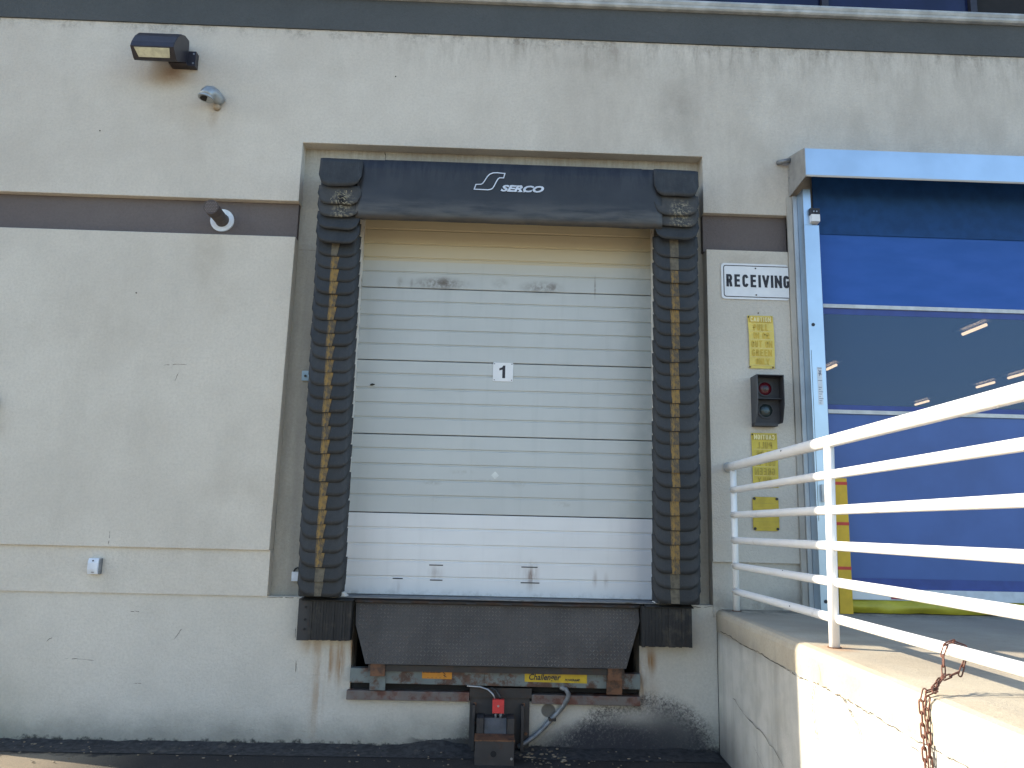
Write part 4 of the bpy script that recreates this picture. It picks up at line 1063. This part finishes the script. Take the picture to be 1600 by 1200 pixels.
# ------------------------------------------------------------------ platform
pf = thing('loading_platform', 'raised concrete loading platform with cracked edge at the right', 'loading platform', (4, -3, 0))
def ex(y): return 1.792+.0372*y
Z = 1.060
ys = [0.028, -.5, -1, -1.5, -2, -2.5, -3, -3.5, -4, -4.5, -5.5, -7]
def slab(bm, ztop, zbot, dx, rnd):
    rows = []
    for y in ys:
        e = ex(y)+dx
        row = [(e, zbot)]
        if rnd: row += [(e, ztop-rnd), (e+rnd*.12, ztop-rnd*.5), (e+rnd*.4, ztop-rnd*.15), (e+rnd, ztop)]
        else: row += [(e, ztop)]
        row += [(7.5, ztop), (7.5, zbot)]
        rows.append([bm.verts.new((x, y, z)) for x, z in row])
    for a, b in zip(rows, rows[1:]):
        for k in range(len(a)): j = (k+1) % len(a); bm.faces.new((a[k], a[j], b[j], b[k]))
    bm.faces.new(rows[0]); bm.faces.new(rows[-1][::-1]); return bm
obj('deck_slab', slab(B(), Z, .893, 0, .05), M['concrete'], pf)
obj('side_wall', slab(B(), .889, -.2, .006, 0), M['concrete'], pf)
def sx(y): return ex(y)-.0015
C_ = M['crack']
crack(pf, C_, [(sx(-.1), -.1, .915), (sx(-.6), -.6, .90), (sx(-1.1), -1.1, .90), (sx(-1.6), -1.6, .885)], .0038, (1, 0, 0), .006, 10)
crack(pf, C_, [(sx(-1.6), -1.6, .885), (sx(-1.75), -1.75, .878), (sx(-2.1), -2.1, .895), (sx(-2.5), -2.5, .893), (sx(-3.0), -3.0, .88), (sx(-3.5), -3.5, .875), (sx(-4.2), -4.2, .88)], .0032, (1, 0, 0), .006, 5, gaps=.22)
crack(pf, C_, [(sx(-2.03), -2.03, .885), (sx(-1.99), -1.99, .80), (sx(-2.0), -2.0, .72), (sx(-2.04), -2.04, .62)], .0048, (1, 0, 0), .004, 4, gaps=.1)
crack(pf, C_, [(sx(-2.10), -2.10, 1.0), (sx(-2.12), -2.12, .97), (sx(-2.13), -2.13, .91)], .0016, (1, 0, 0), .003)
crack(pf, C_, [(sx(-2.40), -2.40, .885), (sx(-2.48), -2.48, .85), (sx(-2.56), -2.56, .795), (sx(-2.60), -2.60, .755)], .0042, (1, 0, 0), .004, 4, gaps=.2)
crack(pf, C_, [(sx(-.40), -.40, .50), (sx(-.75), -.75, .43), (sx(-1.1), -1.1, .43), (sx(-1.5), -1.5, .33)], .0026, (1, 0, 0), .012)
crack(pf, C_, [(sx(-3.05), -3.05, .86), (sx(-3.18), -3.18, .80), (sx(-3.3), -3.3, .79)], .0028, (1, 0, 0), .01)
crack(pf, C_, [(sx(-.9), -.9, .30), (sx(-1.3), -1.3, .14)], .002, (1, 0, 0), .01)
crack(pf, C_, [(sx(-3.19)+.04, -3.19, Z+.0015), (1.95, -3.205, Z+.0015), (3, -3.22, Z+.0015), (5, -3.25, Z+.0015)], .0026, (0, 0, 1), .003, 10)
crack(pf, C_, [(2.05, -3.36, Z+.0015), (2.02, -3.38, Z+.0015)], .006, (0, 0, 1), .003, 3)

# ------------------------------------------------------------------ railing
rl = thing('guard_railing', 'white pipe railing with six rails along the platform edge', 'railing', (1.87, -2.5, Z))
def rx(y): return 1.905+.012*y
RZ = [(2.158, .0345), (1.975, .0255), (1.782, .0255), (1.590, .0255), (1.398, .0255), (1.207, .0255)]
YE = -6.4
for i, (z, r) in enumerate(RZ):
    y0 = -.004 if i == 0 else -.115
    bm = B(); tube(bm, [(rx(y), y, z) for y in [y0, -.25, -1, -2, -3, -4, -5, YE]], r, 20); obj('rail', bm, M['rail'], rl, smooth=True)
    if i: bm = B(); bmesh.ops.create_uvsphere(bm, u_segments=14, v_segments=8, radius=r, matrix=Matrix.Translation((rx(-.115), -.112, z))); obj('rail_end', bm, M['rail'], rl, smooth=True)
for y in (-.105, -1.975, -3.95, -5.9):
    x = rx(y)-.006 if y < -1 else rx(y)+.010
    bm = B(); tube(bm, [(x-.02*(y < -1), y, Z-.0), (x, y, 2.13)], .0245 if y > -1 else .0275, 20); po = obj('post', bm, M['rail'], rl, smooth=True)
    bm = B(); tube(bm, [(x-.02*(y < -1), y, Z), (x-.02*(y < -1), y, Z+.006)], .036, 14); obj('base_rust', bm, M['rust'], po)
bm = B(); tube(bm, [(rx(0), -.003, 2.158), (rx(0), -.014, 2.158)], .042, 18); obj('wall_collar', bm, simple('collar_grey', (.38, .38, .37), .7), rl)
bm = B()
for (y, z, r, a, sz) in ((-1.30, 2.160, .0345, 2.9, .010), (-1.20, 1.398, .0255, 2.2, .008), (-1.33, 1.207, .0255, 2.9, .008)):
    c_ = Vector((rx(y)+math.cos(a)*r*1.0, y, z+math.sin(a)*r)); bmesh.ops.create_icosphere(bm, subdivisions=1, radius=sz, matrix=Matrix.Translation(c_) @ Matrix.Diagonal((.25, 1, .6, 1)))
tag(obj('paint_chip', bm, M['chip'], rl), 'dark paint chips')

# ------------------------------------------------------------------ chain hanging from the bottom rail
ch = thing('rusty_chain', 'rusty chain looped over the bottom rail, hanging down the platform side', 'chain', (1.75, -2.9, 1.2))
def link_mesh(L=.050, W_=.0068, r=.0030):
    bm = B(); pts = []; n = 5; hl = L/2-W_
    for k in range(n+1): a = PI*k/n; pts.append((W_*math.cos(a), 0, hl+W_*math.sin(a)))
    for k in range(n+1): a = PI+PI*k/n; pts.append((W_*math.cos(a), 0, -hl+W_*math.sin(a)))
    rings = []; N = len(pts); seg = 6
    for i, p in enumerate(pts):
        d = (Vector(pts[(i+1) % N])-Vector(pts[i-1])).normalized(); b = Vector((0, 1, 0)); a = d.cross(b)
        rings.append([bm.verts.new(Vector(p)+a*math.cos(2*PI*k/seg)*r+b*math.sin(2*PI*k/seg)*r) for k in range(seg)])
    for i in range(N):
        q, s = rings[i], rings[(i+1) % N]
        for k in range(seg): bm.faces.new((q[k], q[(k+1) % seg], s[(k+1) % seg], s[k]))
    return bm
proto = None
def chain(path, step=.042):
    global proto
    P_ = [Vector(p) for p in path]; seglen = [(b-a).length for a, b in zip(P_, P_[1:])]; tot = sum(seglen); n = int(tot/step)
    for k in range(n):
        s = (k+.5)*step; i = 0
        while i < len(seglen)-1 and s > seglen[i]: s -= seglen[i]; i += 1
        a, b = P_[i], P_[i+1]; p = a.lerp(b, s/seglen[i]); d = (b-a).normalized()
        q = d.to_track_quat('Z', 'Y').to_matrix().to_4x4() @ Matrix.Rotation((PI/2)*(k % 2)+.6+random.uniform(-.25, .25), 4, 'Z')
        if proto is None: o = proto = obj('link', link_mesh(), M['chain'], ch, smooth=True, loc=p)
        else: o = place_copy(proto, p, ch)
        o.rotation_euler = q.to_euler()
yr, ye = -3.06, -3.20; xr_ = rx(yr); zr = 1.207; E0 = ex(ye)
chain([(E0+.02, ye-.02, Z+.016), (E0+.07, ye+.04, Z+.04), (xr_-.060, yr-.03, zr-.085), (xr_-.040, yr-.0, zr-.01), (xr_-.026, yr, zr+.024), (xr_, yr, zr+.034), (xr_+.033, yr-.01, zr+.022), (xr_+.036, yr-.02, zr-.015)])
chain([(xr_+.034, yr-.03, zr-.02), (xr_+.0, yr-.05, zr-.07), (E0+.09, ye+.05, Z+.05), (E0+.03, ye+.01, Z+.018), (E0+.0, ye, Z+.006)])
chain([(E0+.05, ye+.012, Z+.022), (E0+.0, ye+.012, Z+.010), (E0-.014, ye+.014, Z-.04), (E0-.014, ye+.012, .72), (E0-.014, ye+.006, .25)])
chain([(E0+.03, ye-.022, Z+.018), (E0-.002, ye-.022, Z+.006), (E0-.014, ye-.022, Z-.05), (E0-.014, ye-.026, .80), (E0-.014, ye-.032, .30)])
chain([(E0-.024, ye-.006, Z-.02), (E0-.024, ye-.008, .84), (E0-.024, ye-.014, .40)])
